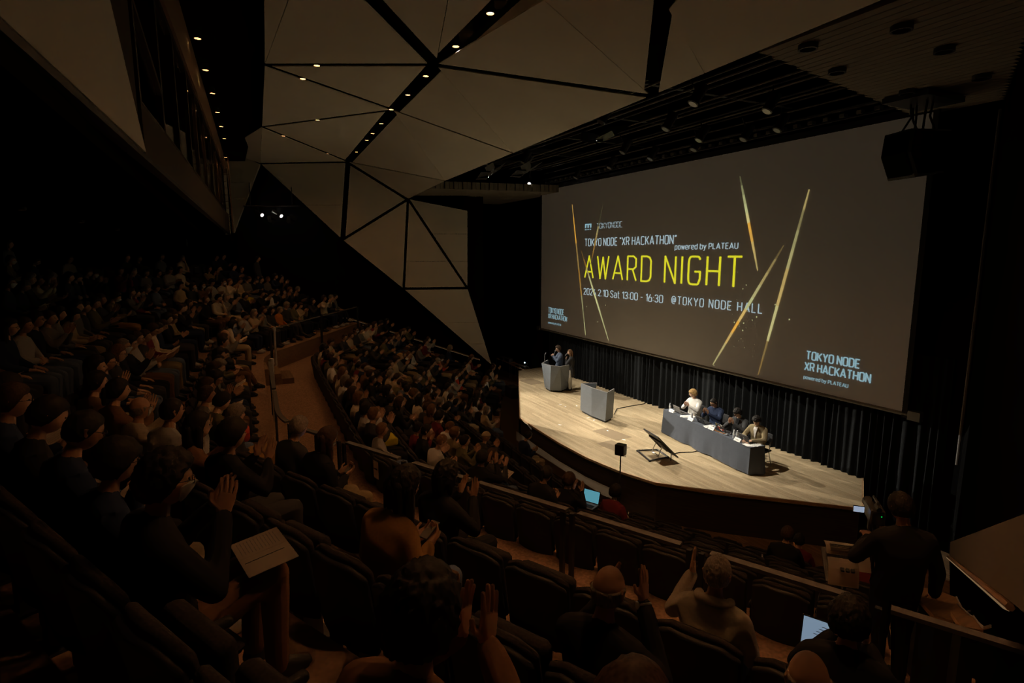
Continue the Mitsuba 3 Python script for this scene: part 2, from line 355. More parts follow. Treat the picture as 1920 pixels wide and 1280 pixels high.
# faceted wall panels at house left, on a plane leaning over the side aisle
WV = dict( W0=(1.71,29.02,10.46), W1=(5.25,27.19,10.52), E0=(7.64,25.96,8.87), V0=(0.25,29.78,11.25), V2=(0.40,29.70,7.27), B1=(4.90,27.37,7.05), B2=(7.36,26.10,4.79), R1=(10.04,24.72,8.34), R2=(10.00,24.74,4.82), TIP=(10.98,24.23,1.20) )
WV = {k: np.array(v, float) for k, v in WV.items()}
WN = np.array([.4593, .8883, 0.0])
for ks, ins, cuts in [('V0 V2 W0', (.04, .0, .05), (8.9, 9.6)), ('W0 B1 W1', (.0, .13, .05), (8.6,)), ('W1 B1 E0', (.13, .06, .09), ()), ('B1 B2 E0', (.0, .07, .07), ()), ('E0 B2 R2', (.06, .06, .06), (6.05,)), ('E0 R2 R1', (.06, .0, .0), (6.05, 7.3)), ('B2 TIP R2', (.0, .0, .06), (3.2, 2.2))]:
    ks = ks.split(); P = [WV[k] for k in ks]
    q, nrm = inset_poly(P, ins)
    levels = [-1] + sorted(cuts) + [99]
    ux = np.array([WN[1], -WN[0], 0]); o = q[0]
    pl = Polygon(np.c_[(q - o) @ ux, q[:, 2]])
    for z0, z1 in zip(levels, levels[1:]):
        g = pl.intersection(sbox(-50, z0 + .006, 50, z1 - .006))
        if g.is_empty or g.area < .005: continue
        xy = np.array(g.exterior.coords)[:-1]
        p3 = np.c_[o[:2] + xy[:, :1] * ux[:2], xy[:, 1]]
        put('panel', slab3(p3, .09, WN), 'panel_beige', 'wall_left')
def wall_pt(s, z, off=0.0):
    x = s; return np.array([x, side_l(x), z]) + WN * off
put('backing', slab3([WV['W0'] + WN * .14, WV['W1'] + WN * .14, WV['E0'] + WN * .14, WV['R1'] + WN * .14, WV['R2'] + WN * .14, WV['TIP'] + WN * .14, WV['B2'] + WN * .14, WV['B1'] + WN * .14], .05, WN), 'black_void', 'wall_left')
# lamps seen in the triangular opening of that wall
def lantern(at, target, label, group, glow, size=.075, power=160.0, colour=(1, .93, .82), length=.5, weight=.05, yoke_up=.35, yoke_to=None):
    at, target = np.array(at, float), np.array(target, float)
    d = (target - at) / np.linalg.norm(target - at)
    t = thing('stage_light', label, 'stage light', group)
    put('body', cat_([cyl(at - d * length, at, size * 1.25, size * 1.05, 14), cyl(at - d * .02, at + d * .04, size * 1.18, size * 1.18, 14)]), 'black_metal', t)
    put('yoke', tube([at - d * length * .5 + np.array([0, .0, .0]), at - d * length * .5 + np.array([0, 0, yoke_up]) if yoke_to is None else np.array(yoke_to)], .018, 6), 'black_metal', t)
    c = at + d * .045
    m = cyl(c, c + d * .006, size * .9, size * .9, 16)
    if glow: emit(m, 'lens', colour, power, parent=t, weight=weight)
    else: put('lens', m, 'steel', t)
    return t
lantern(LAMP_A, (11, 13, 1.2), 'lit white profile spotlight in the triangular wall opening, left of the two', None, True, power=60)
lantern(LAMP_B, (11, 17, 1.2), 'lit white profile spotlight in the triangular wall opening, right of the two', None, True, power=60)
put('lighting_bar', cat_([tube([[.9, 29.35, 8.55], [3.2, 28.15, 8.55]], .03, 8), tube([[1.2, 29.2, 8.55], [1.2, 29.2, 9.6]], .02, 6), tube([[2.9, 28.3, 8.55], [2.9, 28.3, 9.4]], .02, 6)]), 'black_metal', label='black pipe carrying two spotlights in the triangular wall opening', cat='lighting bar')

# control room front along the rear of the hall
def bw(y, z, off=0.0): return np.array([-.8 + .04 * (y - 3.3) + off, y, z])
def bpoly(pts, t=.12, off=0.0): return slab3([bw(y, z, off) for y, z in pts], t, (-1, 0.04, 0))
put('wall_rear_upper', bpoly([(-2, 7.3), (6.76, 7.34), (3.9, 9.85), (-2, 9.85)], off=.04), 'panel_beige', label='pale triangular wall panel beside the control room windows', kind='structure')
put('wall_rear_upper_001', bpoly([(6.76, 7.32), (6.80, 9.85), (3.9, 9.85)]), 'panel_brown', label='dark brown reveal between the pale panel and the windows', kind='structure')
put('wall_rear_upper_002', bpoly([(6.78, 7.3), (29.8, 7.3), (29.8, 8.2), (24, 8.0), (6.78, 7.8)], off=.03), 'panel_brown', label='brown sloping apron under the control room windows', kind='structure')
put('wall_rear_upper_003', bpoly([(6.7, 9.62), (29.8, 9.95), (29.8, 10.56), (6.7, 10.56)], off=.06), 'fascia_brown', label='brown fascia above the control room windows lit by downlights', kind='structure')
put('trim_1', cat_([slab3([bw(-2, 7.25, .055), bw(29.8, 7.25, .055), bw(29.8, 7.3, .055), bw(-2, 7.3, .055)], .10, (-1, .04, 0))]), 'black_metal', label='dark edge strip under the rear wall panels', kind='structure')
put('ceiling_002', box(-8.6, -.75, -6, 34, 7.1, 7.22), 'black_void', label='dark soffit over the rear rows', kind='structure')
MUL = [6.85, 8.62, 10.38, 12.39, 14.09, 16.37, 18.91, 21.4, 24.2, 27.0]
for i, (y0, y1) in enumerate(zip(MUL, MUL[1:])):
    w = thing(f'window_{i + 1}', f'control room window with dark frame, number {i + 1} counted from the pale panel', None, kind='structure')
    zb0, zb1 = 7.8 + (y0 - 6.8) * .0146, 7.8 + (y1 - 6.8) * .0146
    zt0, zt1 = 9.55 + (y0 - 6.8) * .017, 9.55 + (y1 - 6.8) * .017
    fr = [bpoly([(y0, zb0), (y0 + .09, zb0), (y0 + .09, zt0), (y0, zt0)], .06, .02), bpoly([(y1 - .05, zb1), (y1, zb1), (y1, zt1), (y1 - .05, zt1)], .06, .02),
          bpoly([(y0, zb0 - .03), (y1, zb1 - .03), (y1, zb1 + .05), (y0, zb0 + .05)], .06, .02), bpoly([(y0, zt0 - .05), (y1, zt1 - .05), (y1, zt1 + .05), (y0, zt0 + .05)], .06, .02)]
    put('frame', cat_(fr), 'frame_dark', w)
    put('pane', bpoly([(y0 + .09, zb0 + .05), (y1 - .05, zb1 + .05), (y1 - .05, zt1 - .05), (y0 + .09, zt0 - .05)], .008, -.02), 'clear_glass', w)
    if i == 0: put('diagonal_bar', bpoly([(y0, zt0 - .75), (y0 + .09, zt0 - .72), (y1, zb1 + .55), (y1, zb1 + .45)], .05, .02), 'panel_brown', w)
put('wall_rear_upper_004', box(-2.6, -2.4, 3, 30, 7.2, 10.6), 'black_void', label='dark wall inside the control room', kind='structure')
# ladder frame at the far end of the control room
t = thing('wall_ladder', 'narrow metal ladder frame lit orange at the far end of the control room', 'ladder')
for dx in (0.0, .34): put('stile', box(.02 + dx, .07 + dx, 27.9, 27.96, 7.3, 10.5), 'fascia_brown', t)
for i in range(11): put('rung', cyl((.05, 27.93, 7.5 + .28 * i), (.38, 27.93, 7.5 + .28 * i), .014, seg=6), 'fascia_brown', t)

put('trim_2', box(.08, .30, 29.15, 29.25, 7.25, 10.5), 'panel_beige', label='narrow pale wall edge beside the ladder frame, lit orange', kind='structure')
# downlights
def downlight(p, label, group, scale=1.0, power=None, r=.058):
    t = thing('downlight', label, 'downlight', group)
    x, y, z = p
    ring = trimesh.creation.annulus(r * 1.08 * scale, r * 1.32 * scale, .075, sections=20); ring.apply_translation([x, y, z + .025])
    put('trim_ring', ring, 'black_paint', t)
    put('can', cyl((x, y, z + .05), (x, y, z + .17), r * 1.15 * scale, seg=14), 'black_metal', t)
    lens = trimesh.creation.cylinder(r * scale, .012, sections=18); lens.apply_translation([x, y, z + .034])
    emit(lens, 'lens', HOUSE, DOWNLIGHT if power is None else power, parent=t)
ORD = ['first', 'second', 'third', 'fourth', 'fifth', 'sixth', 'seventh', 'eighth', 'ninth', 'tenth']
def slot_z(x, y):
    """height of the nearest ceiling slot"""
    best = (9e9, 0)
    for a, b in SLOTS + [('M1', 'Z2')]:
        p, q = CV[a], CV[b]; d = (q - p)[:2]; t = np.clip(((np.array([x, y]) - p[:2]) @ d) / (d @ d), 0, 1); c = p + (q - p) * t
        best = min(best, (math.hypot(c[0] - x, c[1] - y), c[2]))
    return best[1]
def snap(x, y):
    best = (9e9, None)
    for a, b in SLOTS + [('M1', 'Z2')]:
        p, q = CV[a], CV[b]; d = (q - p)[:2]; t = np.clip(((np.array([x, y]) - p[:2]) @ d) / (d @ d), 0, 1); c = p + (q - p) * t
        best = min(best, (math.hypot(c[0] - x, c[1] - y), tuple(c)))
    return best[1]
for i, (x, y) in enumerate([(3.95, 8.8), (4.03, 10.43), (4.14, 12.49), (4.24, 14.31), (4.35, 16.15), (4.46, 18.16), (4.55, 19.88), (4.64, 21.23), (4.81, 24.13)]):
    downlight(snap(x, y), f'warm downlight in the main ceiling slot, {ORD[i]} counted from the photographer', 'downlights in the main slot')
for i, (x, y) in enumerate([(1.91, 12.87), (1.97, 14.0), (2.42, 18.11), (2.61, 21.13), (3.42, 25.38)]):
    downlight(snap(x, y), f'warm downlight in the side slots between the left ceiling facets, {ORD[i]} counted from the photographer', 'downlights in the side slots', power=DOWNLIGHT * (1, 1, .8, .5, .3)[i])
for i, (x, y) in enumerate([(-.19, 13.0), (-.11, 15.05), (-.01, 17.05), (.08, 19.2), (.17, 21.2), (.25, 23.3), (.30, 27.6)]):  # the last one is an extra lamp added to light the pale wall edge
    downlight((x, y, 10.42), f'warm downlight in the dark recess beside the control room, {ORD[i]} counted from the photographer', 'downlights in the dark recess', power=DOWNLIGHT * .75)
for i, (x, y) in enumerate([(3.86, 7.1), (3.79, 5.4), (3.7, 3.7)]):
    downlight(snap(x, y), f'warm downlight of the main ceiling slot near the photographer, {ORD[i]} one outside the picture', 'downlights in the main slot')
for i, (x, y) in enumerate([(4.75, 5.6), (4.15, 3.9), (3.3, 2.4)]):  # unseen extra lamps, stronger than the others, added to brighten the nearest people
    downlight(snap(x, y), f'added bright downlight in the slots above the nearest rows, {ORD[i]} one outside the picture', 'added downlights in the near slots', power=DOWNLIGHT * 5.5)
for i, (x, y) in enumerate([(-2.82, 11.67), (-2.76, 15.56), (-2.73, 20.01)]):
    downlight((x, y, 7.06), f'faint recessed light in the soffit over the rear rows, {ORD[i]} from the left', 'faint soffit lights', .8, 1.2)
# ---------------------------------------------------------------- louvred ceilings beside the screen, lighting grid
def louvre(sign, label, n=34):
    t = thing('louvre_ceiling', label, 'louvre ceiling')
    for i in range(n):
        x = 7.3 + i * .185
        if sign > 0:
            ye = 6.35 + (x - 7.2) * .2 if x < 11.9 else 7.3
            ye = 6.35 + math.floor((x - 7.2) / .37) * .075
            y0, y1 = -1.0, ye
        else:
            y0, y1 = 23.1 - math.floor((x - 7.2) / .37) * .075, 27.2
        if sign > 0: y0 = max(y0, side(x) - .1)
        else: y1 = 28.6 if x > 10.4 else min(y1, side_l(x) + .4)
        z = 9.28 if sign > 0 else 9.05
        if sign < 0 and x < 7.8: continue
        put('slat', box(x - .085, x + .085, y0, y1, z, z + .30), 'slat_grey', t)
    return t
lr = louvre(1, 'grey slatted ceiling with stepped ends at the upper right beside the screen')
ll = louvre(-1, 'grey slatted ceiling with stepped ends at the left of the screen')
put('ceiling_003', box(7.2, 13.6, -3, 6.2, 9.62, 9.66), 'black_void', label='black deck over the right slatted ceiling', kind='structure')
put('ceiling_004', box(7.2, 13.6, 23.1, 29, 9.38, 9.42), 'black_void', label='black deck over the left slatted ceiling', kind='structure')
for i, (x, y) in enumerate([(7.56, 5.8), (8.94, 6.3), (8.03, 4.81), (9.4, 5.0), (11.36, 5.43), (11.2, 6.5)]):
    t = thing('recessed_spot', f'round recessed black lamp under the right slatted ceiling, {ORD[i]} counted from the photographer', 'recessed lamp', 'recessed lamps in the right slatted ceiling')
    r = .13
    ring = trimesh.creation.annulus(r * .8, r, .1, sections=20); ring.apply_translation([x, y, 9.26])
    put('ring', ring, 'black_metal', t)
    put('glass', cyl((x, y, 9.27), (x, y, 9.30), r * .8, seg=18), 'grey_metal' if i % 2 else 'steel', t)
tr = thing('lighting_grid', 'black grid of pipes and rails above the stage', 'lighting grid')
for i in range(13):
    x = 7.65 + i * .44
    put('pipe', tube([[x, 7.0, 9.9 + .05 * (i % 3)], [x, 22.7, 9.9 + .05 * (i % 3)]], .028, 6), 'black_metal' if i % 2 else 'bar_metal', tr)
for i in range(6):
    y = 7.6 + i * 2.9
    put('crossbeam', box(7.5, 13.2, y - .06, y + .06, 10.05, 10.25), 'black_metal', tr)
put('flown_bar', box(12.88, 12.96, 7.0, 22.9, 9.42, 9.46), 'black_metal', tr)
put('flown_bar', box(12.86, 12.98, 7.0, 22.9, 9.62, 9.66), 'bar_metal', tr)
for i in range(39):
    put('connector', box(12.85, 12.99, 7.2 + .4 * i, 7.32 + .4 * i, 9.46, 9.54), 'grey_metal', tr)
ORD14 = ORD + ['eleventh', 'twelfth', 'thirteenth', 'fourteenth', 'fifteenth']
GL = [(12.63, 23.4, 1), (12.0, 22.4, 2), (12.41, 14.94, 3), (12.37, 17.08, 3), (12.74, 19.83, 3), (8.75, 9.25, 3), (12.58, 11.39, 0), (12.5, 13.12, 0), (9.86, 11.33, 0), (11.6, 12.0, 0), (9.54, 18.11, 0), (12.41, 10.2, 0), (8.0, 11.4, 0), (8.2, 18.3, 0), (10.6, 9.0, 0), (10.9, 14.4, 0), (9.1, 17.4, 0)]
for i, (x, y, g) in enumerate(GL):
    at = (x, y, 9.42); tgt = (x - 2.2, y - 3.5 if g in (1, 2) else y + .5, 5.5)
    nm = {1: 'lit white spotlight under the grid, upper right one of the lit pair', 2: 'lit white spotlight hanging under the grid just above the left slatted ceiling'}.get(g) or (f'unlit black stage spotlight on the grid, {ORD14[sorted(q[1] for q in GL if q[2] not in (1, 2)).index(y)]} of these counted from the right')
    lantern(at, tgt, nm, 'stage spotlights on the grid', g in (1, 2), size=.075 if g in (1, 2) else .1, power=40, length=.38, yoke_to=(7.65 + .44 * round((x - 7.65) / .44), y, 9.93))
    if g == 3:
        pass

# ---------------------------------------------------------------- screen
SX = 13.2
t_scr = thing('projection_screen', 'large projection screen showing AWARD NIGHT in yellow over the stage', 'screen')
put('surface', box(SX, SX + .03, 7.09, 23.39, 2.92, 9.24), 'screen_cloth', t_scr, emitter={'type': 'area', 'radiance': rgb(0.0105, 0.0088, 0.0066), 'sampling_weight': .5})
put('border', cat_([box(SX - .02, SX + .05, 6.98, 7.09, 2.8, 9.35), box(SX - .02, SX + .05, 23.39, 23.5, 2.8, 9.35), box(SX - .02, SX + .05, 6.98, 23.5, 9.24, 9.4)]), 'black_paint', t_scr)
put('bottom_bar', tube([[SX + .02, 6.85, 2.88], [SX + .02, 23.6, 2.88]], .05, 8), 'grey_metal', t_scr)
put('end_bracket', box(SX - .06, SX + .1, 6.7, 6.95, 2.78, 2.98), 'steel', t_scr)
put('end_bracket', box(SX - .06, SX + .1, 23.5, 23.7, 2.8, 2.98), 'steel', t_scr)

def rr(x0, y0, x1, y1, r, a0=0, a1=360, n=24):
    """points of a rounded rectangle outline between two angles measured at its centre, counted anticlockwise from +x"""
    cx, cy = (x0 + x1) / 2, (y0 + y1) / 2
    out = []
    for th in np.radians(np.linspace(a0, a1, n)):
        c, s = math.cos(th), math.sin(th)
        e = 0.42
        out.append((cx + (x1 - x0) / 2 * math.copysign(abs(c) ** e, c), cy + (y1 - y0) / 2 * math.copysign(abs(s) ** e, s)))
    return out
XH = .72
def glyphs():
    G = {}
    O = lambda w=.42: [rr(0, 0, w, 1, .2, 0, 360, 40)]
    G['A'] = (.5, [[(0, 0), (.25, 1), (.5, 0)], [(.08, .28), (.42, .28)]])
    G['B'] = (.42, [[(0, 0), (0, 1), (.26, 1), (.38, .92), (.38, .62), (.28, .53), (0, .53)], [(.28, .53), (.42, .42), (.42, .1), (.3, 0), (0, 0)]])
    G['C'] = (.42, [rr(0, 0, .42, 1, .2, 32, 328, 36)])
    G['D'] = (.42, [[(0, 0), (0, 1), (.24, 1), (.36, .95), (.42, .82), (.42, .18), (.36, .05), (.24, 0), (0, 0)]])
    G['E'] = (.36, [[(.36, 0), (0, 0), (0, 1), (.36, 1)], [(0, .52), (.31, .52)]])
    G['G'] = (.42, [rr(0, 0, .42, 1, .2, 32, 300, 36) + [(.42, .2), (.42, .46), (.22, .46)]])
    G['H'] = (.42, [[(0, 0), (0, 1)], [(.42, 0), (.42, 1)], [(0, .5), (.42, .5)]])
    G['I'] = (.02, [[(.01, 0), (.01, 1)]])
    G['K'] = (.42, [[(0, 0), (0, 1)], [(.42, 1), (0, .36)], [(.15, .56), (.42, 0)]])
    G['L'] = (.34, [[(0, 1), (0, 0), (.34, 0)]])
    G['M'] = (.52, [[(0, 0), (0, 1), (.26, .3), (.52, 1), (.52, 0)]])
    G['N'] = (.42, [[(0, 0), (0, 1), (.42, 0), (.42, 1)]])
    G['O'] = (.42, O())
    G['P'] = (.4, [[(0, 0), (0, 1), (.28, 1), (.4, .9), (.4, .55), (.28, .45), (0, .45)]])
    G['R'] = (.42, [[(0, 0), (0, 1), (.28, 1), (.4, .9), (.4, .57), (.28, .47), (0, .47)], [(.24, .47), (.42, 0)]])
    G['S'] = (.4, [[(.4, .82), (.36, .95), (.25, 1), (.13, 1), (.02, .92), (0, .75), (.06, .6), (.32, .43), (.4, .28), (.38, .08), (.27, 0), (.13, 0), (.03, .06), (0, .2)]])
    G['T'] = (.44, [[(0, 1), (.44, 1)], [(.22, 1), (.22, 0)]])
    G['U'] = (.42, [[(0, 1), (0, .2), (.06, .05), (.17, 0), (.25, 0), (.36, .05), (.42, .2), (.42, 1)]])
    G['W'] = (.62, [[(0, 1), (.16, 0), (.31, .95), (.46, 0), (.62, 1)]])
    G['X'] = (.44, [[(0, 0), (.44, 1)], [(0, 1), (.44, 0)]])
    G['Y'] = (.44, [[(0, 1), (.22, .45), (.44, 1)], [(.22, .45), (.22, 0)]])
    G['0'] = (.42, O()); G['1'] = (.2, [[(0, .8), (.2, 1), (.2, 0)]])
    G['2'] = (.4, [[(0, .8), (.05, .95), (.2, 1), (.34, .95), (.4, .8), (.38, .64), (0, 0), (.4, 0)]])
    G['3'] = (.4, [[(0, .82), (.06, .96), (.2, 1), (.34, .95), (.39, .8), (.36, .62), (.18, .53), (.36, .44), (.4, .25), (.34, .05), (.2, 0), (.06, .04), (0, .18)]])
    G['4'] = (.42, [[(.3, 0), (.3, .5)], [(.2, 1), (0, .22), (.42, .22)]])
    G['6'] = (.4, [rr(0, 0, .4, .58, .2, 0, 360, 30), [(.01, .34), (.06, .6), (.24, 1)]])
    G[':'] = (.06, [[(.03, .14), (.03, .22)], [(.03, .6), (.03, .68)]]); G['.'] = (.05, [[(.02, 0), (.02, .07)]])
    G['-'] = (.26, [[(0, .46), (.26, .46)]])
    G['@'] = (.52, [[(.36, .3), (.34, .68), (.2, .68), (.15, .55), (.15, .35), (.2, .26), (.36, .3)], [(.36, .34), (.4, .26), (.5, .3), (.52, .5), (.48, .84), (.34, .98), (.18, .98), (.04, .84), (0, .5), (.04, .16), (.18, .02), (.4, .02)]])
    G['('] = (.16, [[(0, 1), (.03, .8)], [(.12, 1), (.15, .8)]])   # opening quotation mark
    G[')'] = (.16, [[(.03, 1), (0, .8)], [(.15, 1), (.12, .8)]])
    o = [rr(0, 0, .36, XH, .2, 0, 360, 30)]
    G['o'] = (.36, o); G['e'] = (.36, [[(0, .37), (.36, .37)] + rr(0, 0, .36, XH, .2, 10, 320, 28)])
    G['p'] = (.36, o + [[(0, -.25), (0, XH)]]); G['b'] = (.36, o + [[(0, 0), (0, 1)]]); G['d'] = (.36, o + [[(.36, 0), (.36, 1)]])
    G['a'] = (.36, [rr(0, 0, .36, .42, .2, 0, 360, 24), [(.36, 0), (.36, .55), (.28, XH), (.1, XH), (.02, .6)]])
    G['r'] = (.24, [[(0, 0), (0, XH)], [(0, .5), (.08, .68), (.24, XH)]])
    G['w'] = (.5, [[(0, XH), (.12, 0), (.25, .68), (.38, 0), (.5, XH)]])
    G['y'] = (.36, [[(0, XH), (.18, 0)], [(.36, XH), (.1, -.25), (0, -.25)]])
    G['t'] = (.26, [[(.08, 1), (.08, .1), (.16, 0), (.26, 0)], [(0, XH), (.25, XH)]])
    G['n'] = (.34, [[(0, 0), (0, XH)], [(0, .5), (.1, .68), (.24, .68), (.34, .55), (.34, 0)]])
    G['h'] = (.34, [[(0, 0), (0, 1)], [(0, .5), (.1, .68), (.24, .68), (.34, .55), (.34, 0)]])
    return G
GL_ = glyphs()
def line_shape(s, width, height, stroke, gap=.17, space=.3, stencil=False):
    x, shapes, groups = 0.0, [], []
    for c in s:
        if c == ' ':
            x += space; groups.append(shapes); shapes = []; continue
        w, strokes = GL_[c]
        for st in strokes:
            g = LineString(st).buffer(stroke / 2, cap_style='flat', join_style='round')
            shapes.append(affinity.translate(g, x, 0))
        x += w + gap
    groups.append(shapes)
    out = []
    for g in groups:
        u = unary_union(g)
        if stencil: u = u.difference(sbox(-9, .47, 99, .6))
        out.append(affinity.scale(u, width / (x - gap), height, origin=(0, 0)))
    return out
TY = (0.62, 0.60, 0.012); TW = (0.30, 0.41, 0.46); TC = (0.20, 0.36, 0.42)
def lettering(s, y_left, z, width, height, colour, stroke=.1, name='lettering', power=1.0, **kw):
    for u in line_shape(s, width, height, stroke, **kw):
        m = cat_([trimesh.creation.extrude_polygon(g, .004, engine='earcut') for g in getattr(u, 'geoms', [u]) if g.area > 1e-6])
        v = np.asarray(m.vertices)
        m = trimesh.Trimesh(np.c_[SX - .006 - v[:, 2], y_left - v[:, 0], z + v[:, 1]], np.asarray(m.faces), process=False)
        if m.volume < 0: m.invert()
        emit(m, name, colour, power, 'screen_cloth', t_scr, weight=.02)
lettering('AWARD NIGHT', 19.75, 5.43, 8.0, .87, TY, .066, 'title_lettering', gap=.24, space=.36)
lettering('TOKYO NODE (XR HACKATHON)', 19.79, 6.71, 5.32, .28, TW, .1, 'subtitle_lettering', gap=.2, space=.26)
lettering('powered by PLATEAU', 14.51, 6.53, 2.58, .165, TW, .1, 'subtitle_lettering', gap=.19, space=.26)
lettering('2024.2.10 Sat 13:00 - 16:30', 19.8, 4.74, 4.8, .25, TW, .095, 'date_lettering', gap=.19, space=.27)
lettering('@TOKYO NODE HALL', 14.56, 4.75, 3.6, .25, TW, .09, 'venue_lettering', gap=.26, space=.4)
lettering('TOKYONODE', 18.97, 7.37, 1.61, .205, TW, .09, 'logo_lettering', power=.6, gap=.16, stencil=True)
for s, y, z, w, h in [('TOKYO NODE', 22.69, 3.73, 1.33, .23), ('XR HACKATHON', 22.7, 3.47, 1.61, .2), ('powered by PLATEAU', 22.7, 3.22, 1.13, .085)]: lettering(s, y, z, w, h, TC, .14, 'corner_lettering', power=.75 if h > .1 else .6, gap=.18, space=.24)
for s, y, z, w, h in [('TOKYO NODE', 9.51, 3.71, 1.38, .2), ('XR HACKATHON', 9.53, 3.42, 1.68, .2), ('powered by PLATEAU', 9.54, 3.19, 1.18, .085)]: lettering(s, y, z, w, h, TC, .14, 'corner_lettering', power=.95 if h > .1 else .7, gap=.18, space=.24)
lg = []
for a, b, z0, z1 in [(0, .09, .09, .25), (.18, .27, .09, .22), (.36, .45, .09, .25), (0, .45, .2, .25)]: lg.append(box(SX - .01, SX - .006, 19.8 - b, 19.8 - a, 7.34 + z0, 7.34 + z1))
for a in (0, .12, .25, .38): lg.append(box(SX - .01, SX - .006, 19.8 - a - .05, 19.8 - a, 7.34, 7.385))
emit(cat_(lg), 'logo_mark', TC, 1.0, 'screen_cloth', t_scr, weight=.02)
# light streaks in the picture: tapering bands whose colour runs along them
BEAM = [((20.8, 8.45), (19.61, 3.05)), ((18.55, 8.44), (19.33, 5.98)), ((20.05, 6.52), (18.01, 3.06)), ((12.0, 8.55), (11.19, 5.92)), ((10.41, 6.6), (12.62, 3.02)), ((9.79, 7.97), (10.94, 3.02))]
PROF = [[(.0, .0), (.06, .8), (.3, 1.), (.34, .35), (.7, .45), (.85, .3), (.92, .12), (.95, .7), (1, .3)], [(0, .02), (.4, .08), (.5, .8), (.62, .05), (.64, .5), (1, .1)], [(0, .02), (.1, .25), (.4, .8), (.55, 1), (.8, .55), (1, .6)],
        [(0, .03), (.25, .6), (.5, 1.1), (.6, 1), (.97, .6), (1, .1)], [(0, .05), (.2, .5), (.45, .8), (.65, 1.1), (.8, .7), (1, .6)], [(0, .3), (.08, .8), (.14, .3), (.3, .6), (.55, .8), (.78, .9), (.8, .25), (.95, .3), (.96, .8), (1, .5)]]
COLS = [[.9, 0], [1, 1], [.5, .6], [1, 0], [1, .3], [1, .4]]
for bi, ((ya, za), (yb, zb)) in enumerate(BEAM):
    d = np.array([yb - ya, zb - za]); L = np.linalg.norm(d); d /= L; n = np.array([-d[1], d[0]])
    S = np.linspace(0, 1, 11)
    ww = .014 + .026 * np.sin(PI * np.clip(S * 1.02, 0, 1)) ** .7
    for i in range(10):
        t = (S[i] + S[i + 1]) / 2
        v = float(np.interp(t, [q[0] for q in PROF[bi]], [q[1] for q in PROF[bi]]))
        warm = float(np.clip(meshkit.noise(np.array([t * 5.0 + bi * 3.7, 1.0, 0.0])) * 1.5 - .2, 0, 1))
        c = (np.array([0.50, 0.52, 0.24]) * (1 - warm) + np.array([0.60, 0.30, 0.035]) * warm) * v
        q = [np.array([ya, za]) + d * L * S[i] + n * ww[i], np.array([ya, za]) + d * L * S[i + 1] + n * ww[i + 1], np.array([ya, za]) + d * L * S[i + 1] - n * ww[i + 1], np.array([ya, za]) + d * L * S[i] - n * ww[i]]
        emit(slab3([[SX - .009 - .0008 * bi, y, z] for y, z in q], .003, (-1, 0, 0)), 'light_streak', c, 1.0, 'screen_cloth', t_scr, weight=.02)
dots = []
for i in range(46):
    c, s = ((11.6, 4.3), (.55, .7)) if i % 5 else ((19.0, 4.2), (.6, .55))
    y, z = rng.gauss(c[0], s[0]), max(3.0, rng.gauss(c[1], s[1])); r = rng.choice([.008, .010, .016, .022])
    dots.append(cyl((SX - .004, y, z), (SX - .008, y, z), r, seg=7))
emit(cat_(dots), 'sparkle_dots', (0.4, .42, .2), .8, 'screen_cloth', t_scr, weight=.02, kind='stuff')

# ---------------------------------------------------------------- curtain
def drape(y0, y1, x, z0, z1, seed, fold=.24):
    n = int((y1 - y0) / .022); ys = np.linspace(y0, y1, n)
    zs = np.linspace(z0, z1, 9)
    ph = np.cumsum(0.45 + 1.1 * meshkit.noise(np.c_[ys * 1.7, ys * 0, ys * 0 + seed], seed)) * .022 * 2 * PI / fold
    v = []
    for z in zs:
        a = .035 + .04 * (1 - (z - z0) / (z1 - z0))
        v.append(np.c_[x + a * (.4 + 1.1 * meshkit.noise(np.c_[ys * 1.3, ys * 0, ys * 0 + seed + 5], 2)) * np.sin(ph) + .02 * np.sin(ph * .37 + z), ys, np.full(n, z)])
    v = np.array(v); nz = len(zs)
    f = []
    idx = np.arange(nz * n).reshape(nz, n)
    a, b, c, d = idx[:-1, :-1].ravel(), idx[:-1, 1:].ravel(), idx[1:, 1:].ravel(), idx[1:, :-1].ravel()
    f = np.vstack([np.c_[a, c, b], np.c_[a, d, c]])
    return trimesh.Trimesh(v.reshape(-1, 3), f, process=False)
cy = [6.3, 9.1, 11.4, 13.9, 16.2, 18.4, 20.7, 22.9]
for i, (a, b) in enumerate(zip(cy, cy[1:])):
    put('stage_curtain', drape(a, b + .02, 13.42 + .02 * (i % 2), 0.95 if a > 7.8 else .3, 4.2, i), 'curtain_cloth', smooth=True, label=f'black pleated curtain panel under the screen, {ORD[i]} from the right', cat='curtain', group='black curtain panels behind the stage')

# ---------------------------------------------------------------- stage
STAGE = [(13.55, 8.0), (11.83, 6.92), (10.93, 7.76), (9.73, 8.89), (8.80, 9.98), (8.49, 10.92), (8.38, 11.55), (8.29, 12.16), (8.26, 13.49), (8.32, 14.87), (8.42, 16.34), (11.92, 23.2), (13.55, 23.5)]
put('stage', prism(STAGE, .93, 1.0), 'stage_wood', label='low stage with a pale oak plank floor', cat='stage')
ins = Polygon(STAGE).buffer(-.06)
put('fascia', prism(ins, 0.0, .93), 'stage_fascia', 'stage')
put('edge_trim', prism(Polygon(STAGE).buffer(.012).difference(Polygon(STAGE).buffer(-.03)), .955, 1.004), 'step_wood', 'stage')
for i, (x, y, a, b) in enumerate([(11.35, 20.9, .35, .5), (10.1, 13.5, .3, .55), (9.5, 12.6, .28, .4)]):
    put('floor_hatch', prism(affinity.rotate(sbox(x - a, y - b, x + a, y + b), 6), 1.0, 1.003), 'hatch_wood', 'stage')
LEDGE = [(8.1 + .0, 10.6), (7.78, 11.6), (7.62, 12.6), (7.58, 13.6), (7.62, 14.9), (7.72, 16.2), (8.3, 17.6), (9.6, 20.2), (10.6, 22.0)]
